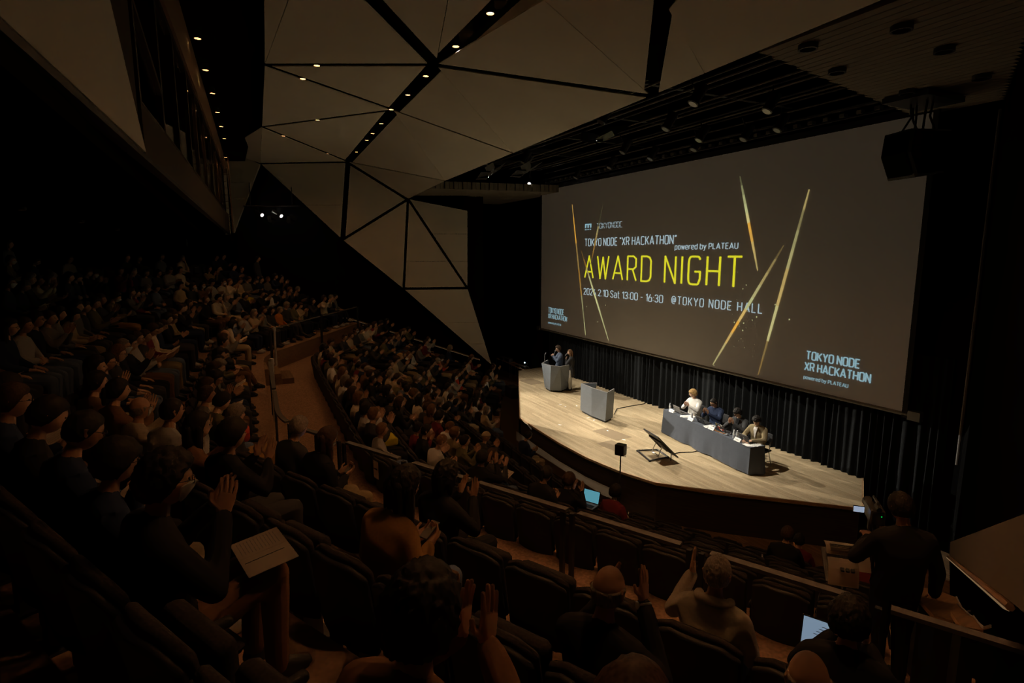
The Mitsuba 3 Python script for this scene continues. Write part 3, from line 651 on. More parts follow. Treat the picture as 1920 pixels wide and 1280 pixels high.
put('stage_step', prism(Polygon(LEDGE + [(11.2, 21.8), (8.6, 16.4), (8.5, 11.0)]).difference(Polygon(STAGE).buffer(.015)), 0.0, .46), 'ledge_wood', label='low curved wooden ledge along the front of the stage', cat='ledge')
put('stage_side_box', box(10.2, 10.6, 20.5, 21.1, 0.462, .92), 'black_paint', label='black box standing on the floor at the left end of the stage', cat='box')
MK = [(10.49, 17.12), (10.5, 16.79), (10.92, 16.71), (12.04, 18.62), (9.18, 15.0), (10.45, 15.27), (10.45, 14.94), (10.18, 13.82), (10.1, 12.9)]
for i, (x, y) in enumerate(MK):
    put('tape_mark', prism(affinity.rotate(sbox(x - .05, y - .02, x + .05, y + .02), i * 37), 1.0, 1.004), 'white_paper', label=f'small white tape mark on the stage floor, {ORD[i]} of a scatter around the lecterns', cat='tape mark', group='white tape marks on the stage')

# lecterns: faceted front built from triangles over an irregular base
def lectern(base, top, zt, label, open_back, rim=.05):
    """base, top: plan points of the front wall from end to end; the wall is faceted, hollow behind"""
    t = thing('lectern', label, 'lectern')
    n = len(base); zb = 1.07
    B = [np.array([x, y, zb]) for x, y in base]; U = [np.array([x, y, zt]) for x, y in top]
    c = np.mean(B, 0)
    cen = np.mean(U, 0)
    def inner(P, k=.05):
        out = []
        for i in range(n):
            a, b = P[max(i - 1, 0)], P[min(i + 1, n - 1)]
            d = (b - a)[:2]; d /= np.linalg.norm(d); nn = np.array([-d[1], d[0], 0])
            if nn @ (open_back - P[i][:2].tolist() + [0] if False else np.r_[open_back, 0] - np.r_[P[i][:2], 0]) < 0: nn = -nn
            out.append(P[i] + nn * k)
        return out
    Bi, Ui = inner(B), inner(U)
    outer = []
    v = B + U + Bi + Ui
    f = []
    for i in range(n - 1):
        if i % 2: f += [[i, i + 1, n + i], [i + 1, n + i + 1, n + i]]
        else: f += [[i, i + 1, n + i + 1], [i, n + i + 1, n + i]]
        f += [[2 * n + i, 3 * n + i, 2 * n + i + 1], [2 * n + i + 1, 3 * n + i, 3 * n + i + 1]]
        f += [[n + i, n + i + 1, 3 * n + i + 1], [n + i, 3 * n + i + 1, 3 * n + i], [i, 2 * n + i, i + 1], [i + 1, 2 * n + i, 2 * n + i + 1]]
    for i in (0, n - 1): f += [[i, n + i, 2 * n + i], [n + i, 3 * n + i, 2 * n + i]]
    m = trimesh.Trimesh(np.array(v), np.array(f), process=False)
    trimesh.repair.fix_normals(m)
    put('front', m, 'lectern_grey', t)
    # desk top inside, rim and plinth
    hull = Polygon([p[:2] for p in Ui]).convex_hull.buffer(-.10)
    put('desk_top', prism(hull, zt - .22, zt - .18), 'lectern_grey', t)
    put('plinth', prism(Polygon([p[:2] for p in B]).convex_hull.buffer(-.05), 1.0, 1.07), 'black_paint', t)
    rim = []
    for i in range(n - 1):
        a, b, ai, bi = U[i], U[i + 1], Ui[i], Ui[i + 1]
        rim.append(slab3([a, b, bi, ai], .012, (0, 0, 1)))
    put('rim', cat_(rim), 'grey_metal', t)
    return t
L1b = [(11.75, 19.75), (11.18, 19.45), (11.11, 18.93), (11.47, 18.67), (11.98, 18.97)]
L1t = [(11.45, 19.62), (10.91, 19.25), (11.02, 18.80), (11.21, 18.42), (11.56, 18.38)]
def lect_from(label, tri_b, tri_t, zt, back):
    return lectern(tri_b, tri_t, zt, label, np.array(back))
lect_from('grey faceted lectern that the two presenters stand behind', [(11.70, 19.82), (11.20, 19.50), (11.12, 18.95), (11.47, 18.68), (12.0, 18.98)], [(11.50, 19.85), (10.93, 19.30), (11.02, 18.72), (11.26, 18.40), (11.72, 18.50)], 2.1, (11.9, 19.6))
lect_from('grey faceted lectern standing alone and empty in the middle of the stage', [(11.1, 16.05), (10.6, 15.98), (10.53, 15.2), (10.57, 14.49), (11.04, 14.72)], [(10.88, 15.45), (10.36, 15.62), (10.30, 14.9), (10.37, 14.15), (10.88, 14.46)], 2.1, (11.4, 15.2))

# long table with cloth
TB = np.array([[11.58, 12.93], [11.10, 9.30], [11.53, 9.24], [12.01, 12.87]])
tt = thing('conference_table', 'long table under a charcoal cloth where the four panellists sit', 'table')
put('table_top', prism(Polygon(TB).buffer(-.01), 1.69, 1.715), 'white_paper', tt)
for i, (u, v) in enumerate([(.05, .2), (.05, .8), (.5, .2), (.5, .8), (.95, .2), (.95, .8)]):
    p = TB[0] + (TB[1] - TB[0]) * u + (TB[3] - TB[0]) * v
    put('leg', cyl((p[0], p[1], 1.0), (p[0], p[1], 1.69), .016), 'steel', tt)
def cloth_mesh():
    # skirt around the table with folds, plus a flat top sheet
    P = [TB[3], TB[0], TB[1], TB[2], TB[3]]
    pts = []; nr = []
    for a, b in zip(P, P[1:]):
        L = np.linalg.norm(b - a); n = max(2, int(L / .04)); d = (b - a) / L
        for k in range(n): pts.append(a + d * L * k / n); nr.append(np.array([d[1], -d[0]]) * -1)
    pts.append(P[-1]); nr.append(nr[-1])
    pts, nr = np.array(pts), np.array(nr)
    cen = TB.mean(0)
    s = np.sign(((pts - cen) * nr).sum(1))[:, None]; nr = nr * s
    arc = np.r_[0, np.cumsum(np.linalg.norm(np.diff(pts, axis=0), axis=1))]
    zs = np.linspace(1.725, 1.02, 11)
    V = []
    for z in zs:
        k = (1.725 - z) / .7
        w = (meshkit.noise(np.c_[arc * 2.2, arc * 0, arc * 0 + 1], 3) - .5) * .14 * k ** 1.3 + (meshkit.noise(np.c_[arc * 7, arc * 0 + k, arc * 0], 5) - .5) * .03 * k
        lift = .035 * np.clip(meshkit.noise(np.c_[arc * 1.1, arc * 0, arc * 0 + 9], 4) - .4, 0, 1) * k
        V.append(np.c_[pts + nr * (w + .006 + .012 * k)[:, None], np.full(len(pts), z) + lift])
    V = np.array(V); nz, n = V.shape[:2]
    idx = np.arange(nz * n).reshape(nz, n)
    a, b, c, d = idx[:-1, :-1].ravel(), idx[:-1, 1:].ravel(), idx[1:, 1:].ravel(), idx[1:, :-1].ravel()
    f = np.vstack([np.c_[a, b, c], np.c_[a, c, d]])
    side_ = trimesh.Trimesh(V.reshape(-1, 3), f, process=False)
    top = prism(Polygon(TB).buffer(.008), 1.717, 1.727)
    return side_, top
cs, ct = cloth_mesh()
k = put('tablecloth', cat_([cs, ct]), 'table_cloth', smooth=35, label='charcoal cloth hanging to the floor over the panel table', cat='tablecloth')

GS = {8.0: (8.0, 11.4, 9.30), 8.2: (8.2, 18.3, 9.30), 9.1: (9.1, 17.4, 9.30)}
def shutter(at, p, q, away, label_key, dist=.42, size=.5):  # unseen blades added to keep the spot beams off screen and audience
    """a flat black blade in front of a spotlight whose straight edge throws the shadow line p - q"""
    at, p, q = (np.array(v, float) for v in (at, p, q))
    def on(v): d = v - at; return at + d / np.linalg.norm(d) * dist
    a, b = on(p), on(q); away = on(np.array(away, float)) - (a + b) / 2
    e = unit(b - a); w = away - e * (away @ e); w = unit(w)
    c = (a + b) / 2; L = np.linalg.norm(b - a) / 2
    pts = [c - e * (L + .12), c + e * (L + .12), c + e * (L + .12) + w * size, c - e * (L + .12) + w * size]
    n = unit(np.cross(e, w)); put('shutter_blade', slab3(pts, .004, n), 'black_metal', label_key)
KEYS = [k for k in labels if k.startswith('stage_light') and 'triangular' in labels[k].get('label', '')]
for (at, kk) in (((1.80, 28.70, 8.12), KEYS[0]), ((2.58, 28.30, 8.08), KEYS[1])):
    shutter(at, (13.2, 22, 2.75), (13.2, 7, 2.75), (13.2, 14, 6), kk, size=.16)
    shutter(at, (8.42, 16.3, 1.0), (11.9, 23.25, 1.0), (5, 22, 0), kk, size=.16)
    shutter(at, (8.6, 15.0, 1.0), (12.0, 6.7, 1.0), (6, 10, 0), kk, size=.16)

for (x, y, kx, ky) in ((7.62, 11.2, 8.0, 11.4), (7.86, 18.1, 8.2, 18.3), (9.1, 17.4, 9.1, 17.4)):
    kk = min((k for k in scene if k.startswith('stage_light') and k.endswith('__lens')), key=lambda k: math.dist(np.mean(meshkit.WRITTEN[scene[k]['filename']][0], 0)[:2], (kx, ky)))[:-6]
    shutter((GS[kx][0], GS[kx][1], GS[kx][2]), (13.2, 23, 2.75), (13.2, 5, 2.75), (13.2, 14, 8), kk, dist=.35, size=.5)
    shutter(GS[kx], (11.9, 23.25, 1.0), (8.42, 16.3, 1.0), (7, 23, 0), kk, dist=.35, size=.4)
    shutter(GS[kx], (11.83, 6.92, 1.0), (8.8, 9.98, 1.0), (9, 6, 0), kk, dist=.35, size=.4)
    shutter((GS[kx][0], GS[kx][1], GS[kx][2]), (7.98, 18, .6), (7.98, 10, .6), (5, 14, 0), kk, dist=.35, size=.4)
# ---------------------------------------------------------------- people
def sph(r, p, seg=10): return m3.Manifold.sphere(float(r), seg).translate([float(x) for x in p])
def bone(a, ra, b, rb, seg=10): return m3.Manifold.batch_hull([sph(ra, a, seg), sph(rb, b, seg)])
def blob(items, seg=10): return m3.Manifold.batch_hull([sph(r, p, seg) for r, p in items])
def union(ms): return m3.Manifold.batch_boolean(ms, m3.OpType.Add)
def soften(man, edge, it=8, wrinkle=0.0, seed=0):
    m = to_tm(man.refine_to_length(edge)) if edge else to_tm(man)
    m.merge_vertices()
    trimesh.smoothing.filter_taubin(m, lamb=.5, nu=.52, iterations=it)
    if wrinkle:
        v = np.asarray(m.vertices)
        m.vertices = v + m.vertex_normals * ((meshkit.fbm(v * np.array([13., 13., 8.]), 3, seed) - .5) * 2 * wrinkle)[:, None]
    return m
def unit(v): v = np.asarray(v, float); return v / np.linalg.norm(v)
def hand(w, f, n, side, curl=.25, seg=6, spread=.06, s=1.0, thumb=.8):
    """w wrist, f finger direction, n palm normal, side +1 left hand / -1 right hand"""
    w, f = np.asarray(w, float), unit(f); n = unit(np.asarray(n, float) - f * np.dot(n, f)); u = np.cross(n, f) * side
    ms = []
    mcp = [w + s * (f * (.088 - .006 * abs(k - 1.3)) + u * (1.5 - k) * .0205) for k in range(4)]
    ms.append(m3.Manifold.batch_hull([sph(.021 * s, w - f * .01, seg), sph(.022 * s, w + u * .018 * s + f * .02 * s, seg), sph(.020 * s, w - u * .016 * s + f * .02 * s, seg)] + [sph(.0112 * s, p, seg) for p in mcp]))
    for k, L in enumerate((.92, 1.06, 1.0, .78)):
        d = unit(f + u * (1.5 - k) * spread)
        p = mcp[k]; r = .0092 * s
        ang = 0
        for q, l in enumerate((.040, .027, .020)):
            ang += curl * (.7, 1.0, .8)[q]
            dd = d * math.cos(ang) + n * math.sin(ang)
            e = p + dd * l * L * s
            ms.append(bone(p, r, e, r * .93, seg)); p = e; r *= .93
    p = w + f * .028 * s + u * .030 * s
    dd = unit(f * .55 + u * thumb + n * .25)
    e = p + dd * .040 * s; ms.append(bone(p, .0125 * s, e, .0105 * s, seg))
    e2 = e + unit(f * .9 + u * .25 * thumb + n * .2) * .032 * s; ms.append(bone(e, .0105 * s, e2, .009 * s, seg))
    return union(ms)
ICO = trimesh.creation.icosphere(subdivisions=3); ICO4 = trimesh.creation.icosphere(subdivisions=4)
HR = np.array([.098, .079, .118])
def rotm(yaw, pitch, roll=0.0):
    """head turn to the person's left (yaw), nod down (pitch), tilt"""
    cy, sy, cp, sp, cr, sr = math.cos(yaw), math.sin(yaw), math.cos(pitch), math.sin(pitch), math.cos(roll), math.sin(roll)
    return np.array([[cy, -sy, 0], [sy, cy, 0], [0, 0, 1]]) @ np.array([[cp, 0, sp], [0, 1, 0], [-sp, 0, cp]]) @ np.array([[1, 0, 0], [0, cr, -sr], [0, sr, cr]])
def head_shape(fine=False):
    d = np.asarray((ICO4 if fine else ICO).vertices)
    x, y, z = d.T
    g = lambda cx, cy, cz, sy, sz: np.exp(-((y - cy) / sy) ** 2 - ((z - cz) / sz) ** 2) * np.clip(x * 2 - .6, 0, 1)
    r = d * HR
    low = np.clip(-z, 0, 1)
    r[:, 1] *= 1 - .30 * low ** 1.6
    r[:, 0] *= np.where(x < 0, 1 - .22 * low ** 1.2, 1.0)
    push = .021 * g(0, 0, -.16, .13, .17) + .008 * g(0, 0, .02, .10, .2) + .007 * g(0, 0, -.80, .3, .16) + .006 * g(0, 0, -.5, .3, .1) - .009 * (g(0, .37, .05, .2, .12) + g(0, -.37, .05, .2, .12)) + .004 * g(0, 0, .27, .6, .12)
    r[:, 0] += push
    return r
def head_man(c, R, fine=False):
    v = head_shape(fine) @ R.T + c
    h = m3.Manifold(m3.Mesh(v.astype(np.float32), np.asarray((ICO4 if fine else ICO).faces, np.uint32)))
    ears = [m3.Manifold.batch_hull([sph(.011, c + R @ np.array([-.012, s * .078, dz]), 6) for dz in (-.022, .02)] + [sph(.009, c + R @ np.array([-.026, s * .086, .012]), 6)]) for s in (-1, 1)]
    return union([h] + ears)
def smooth01(a, b, x):
    t = np.clip((x - a) / (b - a), 0, 1); return t * t * (3 - 2 * t)
def hair_mesh(style, c, R, fine=False, seed=0):
    base = ICO4 if fine else ICO
    d = np.asarray(base.vertices); x, y, z = d.T
    hl = np.interp(x, [-1, -.25, .0, .30, .55, 1], [-.66, -.60, -.34, .0, .34, .46] if style != 'fringe' else [-.66, -.60, -.34, -.02, .14, .20])
    th = {'short': .020, 'crop': .010, 'bushy': .036, 'fringe': .030, 'long': .024, 'bob': .032, 'bald': .007, 'beanie': .026, 'tied': .018}[style]
    if style == 'beanie': hl = .12 + 0 * x
    if style in ('long', 'bob'): hl = np.where(x < .2, -.85, hl + .05)
    m = smooth01(hl - .08, hl + .22, z)
    if style == 'bald': m = m * (1 - smooth01(.12, .32, z))
    n = (meshkit.noise(d * 9, seed) - .45) * (.022 if style in ('bushy', 'fringe', 'bob') else .012) * (0 if style in ('beanie',) else 1)
    hs = head_shape(fine); rad = np.linalg.norm(hs, axis=1)
    r = hs * (1 + (m * (th + n * m) - (1 - m) * .010) / rad[:, None].ravel())[:, None]
    mesh = trimesh.Trimesh(r @ R.T + c, np.asarray(base.faces), process=False)
    parts = [mesh]
    if style in ('long', 'bob'):
        L = .30 if style == 'long' else .13
        for yy, xx in ((-.075, -.02), (.075, -.02), (-.045, -.085), (.045, -.085), (0, -.095)):
            a = c + R @ np.array([xx, yy, .0]); b = a + np.array([0, yy * .15, -L]) + R @ np.array([-.01, 0, 0])
            parts.append(to_tm(blob([(.040, a), (.036, (a + b) / 2), (.022, b)], 8)))
    if style == 'tied':
        a = c + R @ np.array([-.115, 0, .02]); parts.append(to_tm(blob([(.03, a), (.018, a + np.array([-.02, 0, -.14]))], 8)))
    return cat_(parts)
SEATED = dict(pel=[(.11, (.0, .08, .55)), (.11, (.0, -.08, .55)), (.10, (-.05, .07, .70)), (.10, (-.05, -.07, .70))])
ARMS = {  # elbow, wrist, finger direction, palm normal, curl for the left hand; mirrored for the right unless given
    'clap': [((.13, .25, .80), (.27, .085, 1.00), (.45, -.10, 1.), (.1, -1, -.1), .10)],
    'clap_low': [((.08, .25, .74), (.29, .08, .84), (.85, -.12, .55), (.1, -1, -.1), .12)],
    'lap': [((-.02, .25, .76), (.22, .11, .68), (1, -.35, -.15), (-.1, 0, -1), .25)],
    'fold': [((.05, .26, .76), (.19, .03, .72), (.4, -1, .0), (-.9, -.2, -.3), .4)],
    'phone': [((.0, .24, .74), (.25, .07, .80), (.8, -.35, .35), (-.5, -.3, .8), .55)],
    'read': [((.02, .25, .74), (.29, .13, .73), (1, -.15, .25), (.1, -.6, .7), .5)],
    'chin': [((.14, .22, .74), (.12, .06, 1.06), (.3, -.5, .9), (-.9, -.2, .2), .9), ((.05, -.26, .76), (.2, .02, .72), (.4, 1, .0), (-.9, .2, -.3), .4)],
    'rest': [((-.06, .27, .78), (.2, .29, .69), (1, -.05, -.1), (0, 0, -1), .3)],
    'mic': [((.05, .24, 1.08), (.15, .03, 1.28), (.3, -.8, .5), (-.8, .2, .3), .9), ((.06, -.24, 1.06), (.17, -.05, 1.25), (.5, .8, .5), (-.6, .3, .2), .8)],
}
def figure(pose, sit=True, lean=.0, head=(0, 0, 0), edge=.05, seg=10, hseg=6, fine=False, female=False, legs=None, arms=None, coat=False, cross=False):
    """meshes of one person in a frame with x forwards, z up, the seat front-to-back centre at x = 0 and the floor at z = 0"""
    L = lambda p, dz=0.0: np.array([p[0] + lean * (p[2] - .55), p[1], p[2] + dz], float)
    out = {}
    up = 0.0 if sit else .38
    sw = .165 if female else .185
    tor = [(.108, (0, .075, .55)), (.108, (0, -.075, .55)), (.098 if not female else .088, (-.045, .065, .72)), (.098 if not female else .088, (-.045, -.065, .72)), (.108, (-.045, .085, .90)), (.108, (-.045, -.085, .90)), (.062, (-.045, sw - .02, 1.01)), (.062, (-.045, -(sw - .02), 1.01)), (.05, (-.03, 0, 1.06))]
    tor = [(r, L(p, up)) for r, p in tor]
    neck0, neck1 = L((-.035, 0, 1.05), up), L((.0, 0, 1.17), up)
    R = rotm(*head)
    hc = neck1 + R @ np.array([.022, 0, .085])
    if legs is None:
        if sit: legs = [((.02, .095, .54), (.44, .11 + .02 * (not female), .52), (.42, .11, .09)), ((.02, -.095, .54), (.45, -.11 - .02 * (not female), .52), (.46, -.12, .09))]
        else: legs = [((0, .09, .92), (.015, .10, .50), (-.02, .10, .085)), ((0, -.09, .92), (.03, -.095, .50), (.0, -.10, .085))]
        if cross: legs[0] = ((.02, .095, .54), (.44, .02, .60), (.62, -.06, .25))
    A = arms or ARMS[pose]
    if len(A) == 1:
        e, w, f, n, c = A[0]; mir = lambda q: (q[0], -q[1], q[2]); A = [A[0], (mir(e), mir(w), mir(f), mir(n), c)]
    A = [(L(e, up), L(w, up), f, n, c) for e, w, f, n, c in A] if not arms else [(np.array(e, float), np.array(w, float), f, n, c) for e, w, f, n, c in A]
    sh = [L((-.045, sw, 1.0), up), L((-.045, -sw, 1.0), up)]
    chest = lambda g: [blob([(r + g, p) for r, p in tor[:4]], seg), blob([(r + g, p) for r, p in tor[2:6]], seg), blob([(r + g, p) for r, p in tor[4:9]], seg)]
    def armset(g, end=1.0): return [x for s, (e, w, f, n, c) in zip(sh, A) for x in (bone(s, .056 + g, e, .042 + g, seg), bone(e, .042 + g, e + (w - e) * end, .030 + g - .004 * (end < 1), seg))]
    def legset(g, end=1.0): return [x for h, k, a in legs for x in (bone(h, .092 + g, k, .062 + g, seg), bone(k, .060 + g, np.array(k) + (np.array(a) - np.array(k)) * end, .042 + g, seg))]
    body = soften(union(chest(0) + armset(0) + legset(0) + [bone(neck0, .058, neck1, .050, seg)] + [bone(a, .04, np.array(a) + [.13, 0, -.04], .035, seg) for _, _, a in legs]), max(edge, .06), 5)
    hands = [hand(w, f, n, s, c, hseg) for (e, w, f, n, c), s in zip(A, (1, -1))]
    out['body'] = to_tm(union([to_man(body), head_man(hc, R, fine)] + hands))
    g = .020
    top = chest(g) + armset(g, .93) + [bone(neck0 - [0, 0, .02], .068, neck0 + (neck1 - neck0) * .35, .062, seg)]
    if coat: top += [x for h, k, a in legs for x in [bone(h, .12, np.array(h) + (np.array(k) - np.array(h)) * (.55 if sit else .95), .10, seg)]]
    out['top'] = soften(union(top), edge, 7, .007, 3)
    out['trousers'] = soften(union([blob([(r + .016, p) for r, p in tor[:2]] + [(.09, L((-.02, 0, .62), up))], seg)] + legset(.014, .97)), edge, 6, .005, 5)
    out['shoes'] = cat_([to_tm(blob([(.048, np.array(a) + [-.015, 0, -.035]), (.045, np.array(a) + [.06, 0, -.042]), (.036, np.array(a) + [.15, 0, -.05]), (.044, np.array(a) + [0, 0, .02])], 8)) for _, _, a in legs])
    ev = []
    for s in (-1, 1):
        e = trimesh.creation.icosphere(subdivisions=1, radius=.0085 if not fine else .0095); e.apply_scale([.6, 1.35, .75]); e.vertices = np.asarray(e.vertices) @ R.T + hc + R @ np.array([.0865, s * .031, .006]); ev.append(e)
    out['eyes'] = cat_(ev); out['eye0'], out['eye1'] = ev
    mo = trimesh.creation.icosphere(subdivisions=1, radius=.012); mo.apply_scale([.45, 1.7, .5]); mo.vertices = np.asarray(mo.vertices) @ R.T + hc + R @ np.array([.0965, 0, -.058]); out['mouth'] = mo
    hv = head_shape(); d = np.asarray(ICO.vertices)
    sel = (d[:, 0] > .42) & (d[:, 2] < -.06) & (d[:, 2] > -.86)
    out['face_mask'] = trimesh.convex.convex_hull(np.vstack([hv[sel] * 1.06 + [.004, 0, 0], hv[sel] * .9])); out['face_mask'].vertices = np.asarray(out['face_mask'].vertices) @ R.T + hc
    gl = []
    for s in (-1, 1):
        th = np.linspace(0, 2 * PI, 13)
        ring = np.c_[np.full(13, .103), s * .033 + .025 * np.cos(th), .004 + .019 * np.sin(th)]
        gl.append(tube(ring @ R.T + hc, .0022, 5)); gl.append(tube(np.array([[.103, s * .058, .008], [.05, s * .083, .01], [-.02, s * .088, .008]]) @ R.T + hc, .002, 5))
    out['glasses'] = cat_(gl)
    out['hc'], out['R'], out['A'] = hc, R, A
    return out
PLY = {}
def proto(name, **kw):
    """part dicts of a pose, made once"""
    if name not in PLY:
        f = figure(**kw)
        PLY[name] = {k: mikit.ply(f[k], None, smooth=(True if k in ('body', 'top', 'trousers') else 40)) for k in ('body', 'top', 'trousers', 'shoes', 'eyes', 'eye0', 'eye1', 'mouth', 'face_mask', 'glasses')}
        PLY[name]['fig'] = f; PLY[name]['hair'] = {}; PLY[name]['fine'] = kw.get('fine', False)
    return PLY[name]
def person(pname, tw, label, hair='short', hairc='hair_black', top='black', bottom='charcoal', skinm='skin_light', shoes='shoe_black', mask=False, glasses=False, group=None, mouth=False, extra=None):
    P = PLY[pname]
    t = thing('person', label, 'person', group)
    put('body', P['body'], skinm, t, tw=tw)
    put('top', P['top'], 'cloth_' + top, t, tw=tw)
    put('trousers', P['trousers'], 'cloth_' + bottom, t, tw=tw)
    put('shoes', P['shoes'], shoes, t, tw=tw)
    if hair not in P['hair']:
        f = P['fig']; P['hair'][hair] = mikit.ply(hair_mesh(hair, f['hc'], f['R'], P['fine'], hash(hair) % 7 if False else len(hair)), None, smooth=True)
    put('hat' if hair == 'beanie' else 'hair', P['hair'][hair], hairc, t, tw=tw)
    for e in (('eye0', 'eye1') if P['fine'] else ('eyes',)): put(e.rstrip('01'), P[e], 'eye_dark', t, tw=tw)
    if mouth: put('mouth', P['mouth'], 'lip', t, tw=tw)
    if mask: put('face_mask', P['face_mask'], 'mask_white', t, tw=tw)
    if glasses: put('glasses', P['glasses'], 'black_metal', t, tw=tw)
    return t
def at(tw, p): return np.array((np.array(tw.matrix, float) @ np.r_[p, 1])[:3])

# ---------------------------------------------------------------- on the stage
# presenter and woman at the faceted lectern
proto('presenter', pose='mic', sit=False, head=(.25, .12, 0), edge=.035, hseg=8, fine=True, arms=[((.12, .30, 1.18), (.24, .06, 1.36), (.15, -.75, .65), (-.2, -.3, -.3), .8), ((.10, -.31, 1.15), (.25, -.04, 1.34), (.4, .6, .6), (.1, .9, 0), .5)])
PT = M((11.72, 19.30, 1.0), PI - .35, 1.0)
person('presenter', PT, 'man in a dark blue shirt holding a microphone to his mouth behind the faceted lectern', 'bushy', 'hair_dark', 'steel_blue', 'charcoal', 'skin_light', mouth=True)
def microphone(tw, a, b, label):
    a, b = at(tw, a), at(tw, b); d = unit(b - a)
    t = thing('microphone', label, 'microphone')
    put('handle', cyl(a, b, .011, .016, 10), 'black_metal', t)
    s = trimesh.creation.icosphere(subdivisions=2, radius=.025); s.apply_translation(b + d * .012); put('grille', s, 'steel', t, smooth=True)
fP = PLY['presenter']['fig']; mo = fP['hc'] + fP['R'] @ np.array([.13, 0, -.06])
microphone(PT, mo + [.06, .03, -.20], mo + [.005, .0, -.01], 'black microphone held by the man in the dark blue shirt')
proto('woman', pose='mic', sit=False, head=(.30, .05, 0), edge=.035, hseg=8, fine=True, female=True, arms=[((.12, .22, 1.14), (.18, .05, 1.34), (.2, -.5, .8), (-.5, -.3, 0), .9), ((-.02, -.25, 1.10), (.05, -.24, .86), (.1, 0, -1), (0, 1, 0), .3)], legs=[((0, .085, .92), (.015, .09, .50), (-.02, .10, .085)), ((0, -.085, .92), (.02, -.085, .50), (.0, -.09, .085))])
WT = M((12.0, 18.86, 1.0), PI / 2 + .75, .935)
person('woman', WT, 'woman with long brown hair, black long top and white trousers speaking into a microphone', 'long', 'hair_brown', 'charcoal', 'white', 'skin_light', mouth=True)
wk = [k for k in labels if labels[k].get('label', '').startswith('woman with long')][0]
put('tunic_skirt', soften(union([blob([(.125, (-.03, .07, .95)), (.125, (-.03, -.08, .95)), (.11, (-.07, -.08, .66)), (.10, (-.09, .03, .66))], 10)]), .05, 5, .006, 3), 'cloth_charcoal', wk, smooth=True, tw=WT)
fW = PLY['woman']['fig']; mo = fW['hc'] + fW['R'] @ np.array([.13, 0, -.06])
microphone(WT, mo + [.10, .02, -.12], mo + [.01, 0, -.005], 'microphone held by the woman in white trousers')
# gooseneck stick on the lectern
put('lectern_microphone_stand', tube([[11.2, 19.52, 1.9], [11.2, 19.52, 2.4], [11.25, 19.5, 2.48]], .012, 6), 'grey_metal', label='thin upright pole rising from the left end of the presenters lectern', cat='pole')

# panel chairs
def make_chair(x, y, rz, label):
    t = thing('chair', label, 'chair', 'chairs behind the panel table'); tw = M((x, y, 1.0), rz)
    seat = rbox(.44, .46, .05, .02); seat.apply_translation([0, 0, .44]); put('seat', seat, 'cloth_charcoal', t, smooth=40, tw=tw)
    n = 9; ys = np.linspace(-.22, .22, n)
    bk = to_tm(m3.Manifold.batch_hull([sph(.014, (-.235 + .25 * yy * yy, yy, zz), 6) for yy in ys for zz in (.62, .86 - .3 * yy * yy)]))
    put('backrest', bk, 'cloth_charcoal', t, smooth=40, tw=tw)
    for s in (-1, 1):
        put('leg', tube([[.2, s * .21, .0], [.2, s * .21, .43], [-.1, s * .22, .44], [-.22, s * .19, .66]], .011, 6), 'chrome', t, tw=tw)
        put('leg', tube([[-.26, s * .21, 0], [-.12, s * .21, .42]], .011, 6), 'chrome', t, tw=tw)
    return t
PAN = [(12.28, 12.42, 'white'), (12.15, 11.42, 'navy'), (11.92, 10.36, 'charcoal'), (11.78, 9.66, 'khaki')]
FACE = PI + .13
proto('panel1', pose='clap', head=(-.75, .12, 0), edge=.035, hseg=8, fine=True, arms=[((.16, .25, .80), (.28, .05, .92), (.65, -.2, .75), (.1, -1, -.1), .12), ((.16, -.25, .80), (.28, -.07, .92), (.65, .2, .75), (.1, 1, -.1), .12)])
proto('panel2', pose='clap', lean=.10, head=(-.15, .42, 0), edge=.035, hseg=8, fine=True, arms=[((.20, .26, .83), (.42, .06, .98), (.45, -.15, .9), (.1, -1, -.1), .1), ((.20, -.26, .83), (.42, -.07, .98), (.45, .15, .9), (.1, 1, -.1), .1)])
proto('panel3', pose='clap', lean=.12, head=(-.1, .38, 0), edge=.035, hseg=8, fine=True, arms=[((.24, .27, .84), (.36, .05, 1.0), (.4, -.12, .9), (.1, -1, -.1), .1), ((.24, -.27, .84), (.36, -.06, 1.0), (.4, .12, .9), (.1, 1, -.1), .1)])
proto('panel4', pose='lap', lean=.12, head=(.30, .42, 0), edge=.035, hseg=8, fine=True, arms=[((.16, .28, .80), (.40, .09, .79), (1, -.25, -.1), (0, 0, -1), .35), ((.16, -.28, .80), (.42, -.06, .79), (1, .25, -.1), (0, 0, -1), .35)])
for i, (x, y, col) in enumerate(PAN):
    make_chair(x + .06, y, FACE, f'curved grey chair with chrome legs behind the panel table, {ORD[i]} from the left')
    lb = ['panellist with blond hair and white sweater clapping at the left end of the table', 'panellist with short hair, beard and loose navy jacket clapping at the table', 'panellist with dark hair and glasses in a dark jacket clapping at the table', 'panellist in a khaki blazer and white shirt typing at the right end of the table'][i]
    person(f'panel{i + 1}', M((x, y, 1.0), FACE), lb, ['fringe', 'crop', 'fringe', 'fringe'][i], ['hair_blond', 'hair_black', 'hair_black', 'hair_black'][i], col if i != 3 else 'khaki', ['beige', 'navy', 'charcoal', 'black'][i], ['skin_light', 'skin_tan', 'skin_light', 'skin_light'][i], glasses=i == 2, mouth=True)
    if i in (2, 3):   # shirt front seen between the lapels
        f = PLY[f'panel{i + 1}']['fig']
        v = trimesh.convex.convex_hull(np.array([[.07, 0, .74], [.045, .05, 1.06], [.045, -.05, 1.06], [.085, .02, .88], [.085, -.02, .88], [.083, .05, 1.0], [.083, -.05, 1.0], [.02, 0, .8]]) + [.056, 0, .01])
        put('shirt_front', v, 'cloth_white' if i == 3 else 'cloth_black', [k for k in labels if k.startswith('person') and labels[k].get('label') == lb][0], tw=M((x, y, 1.0), FACE))
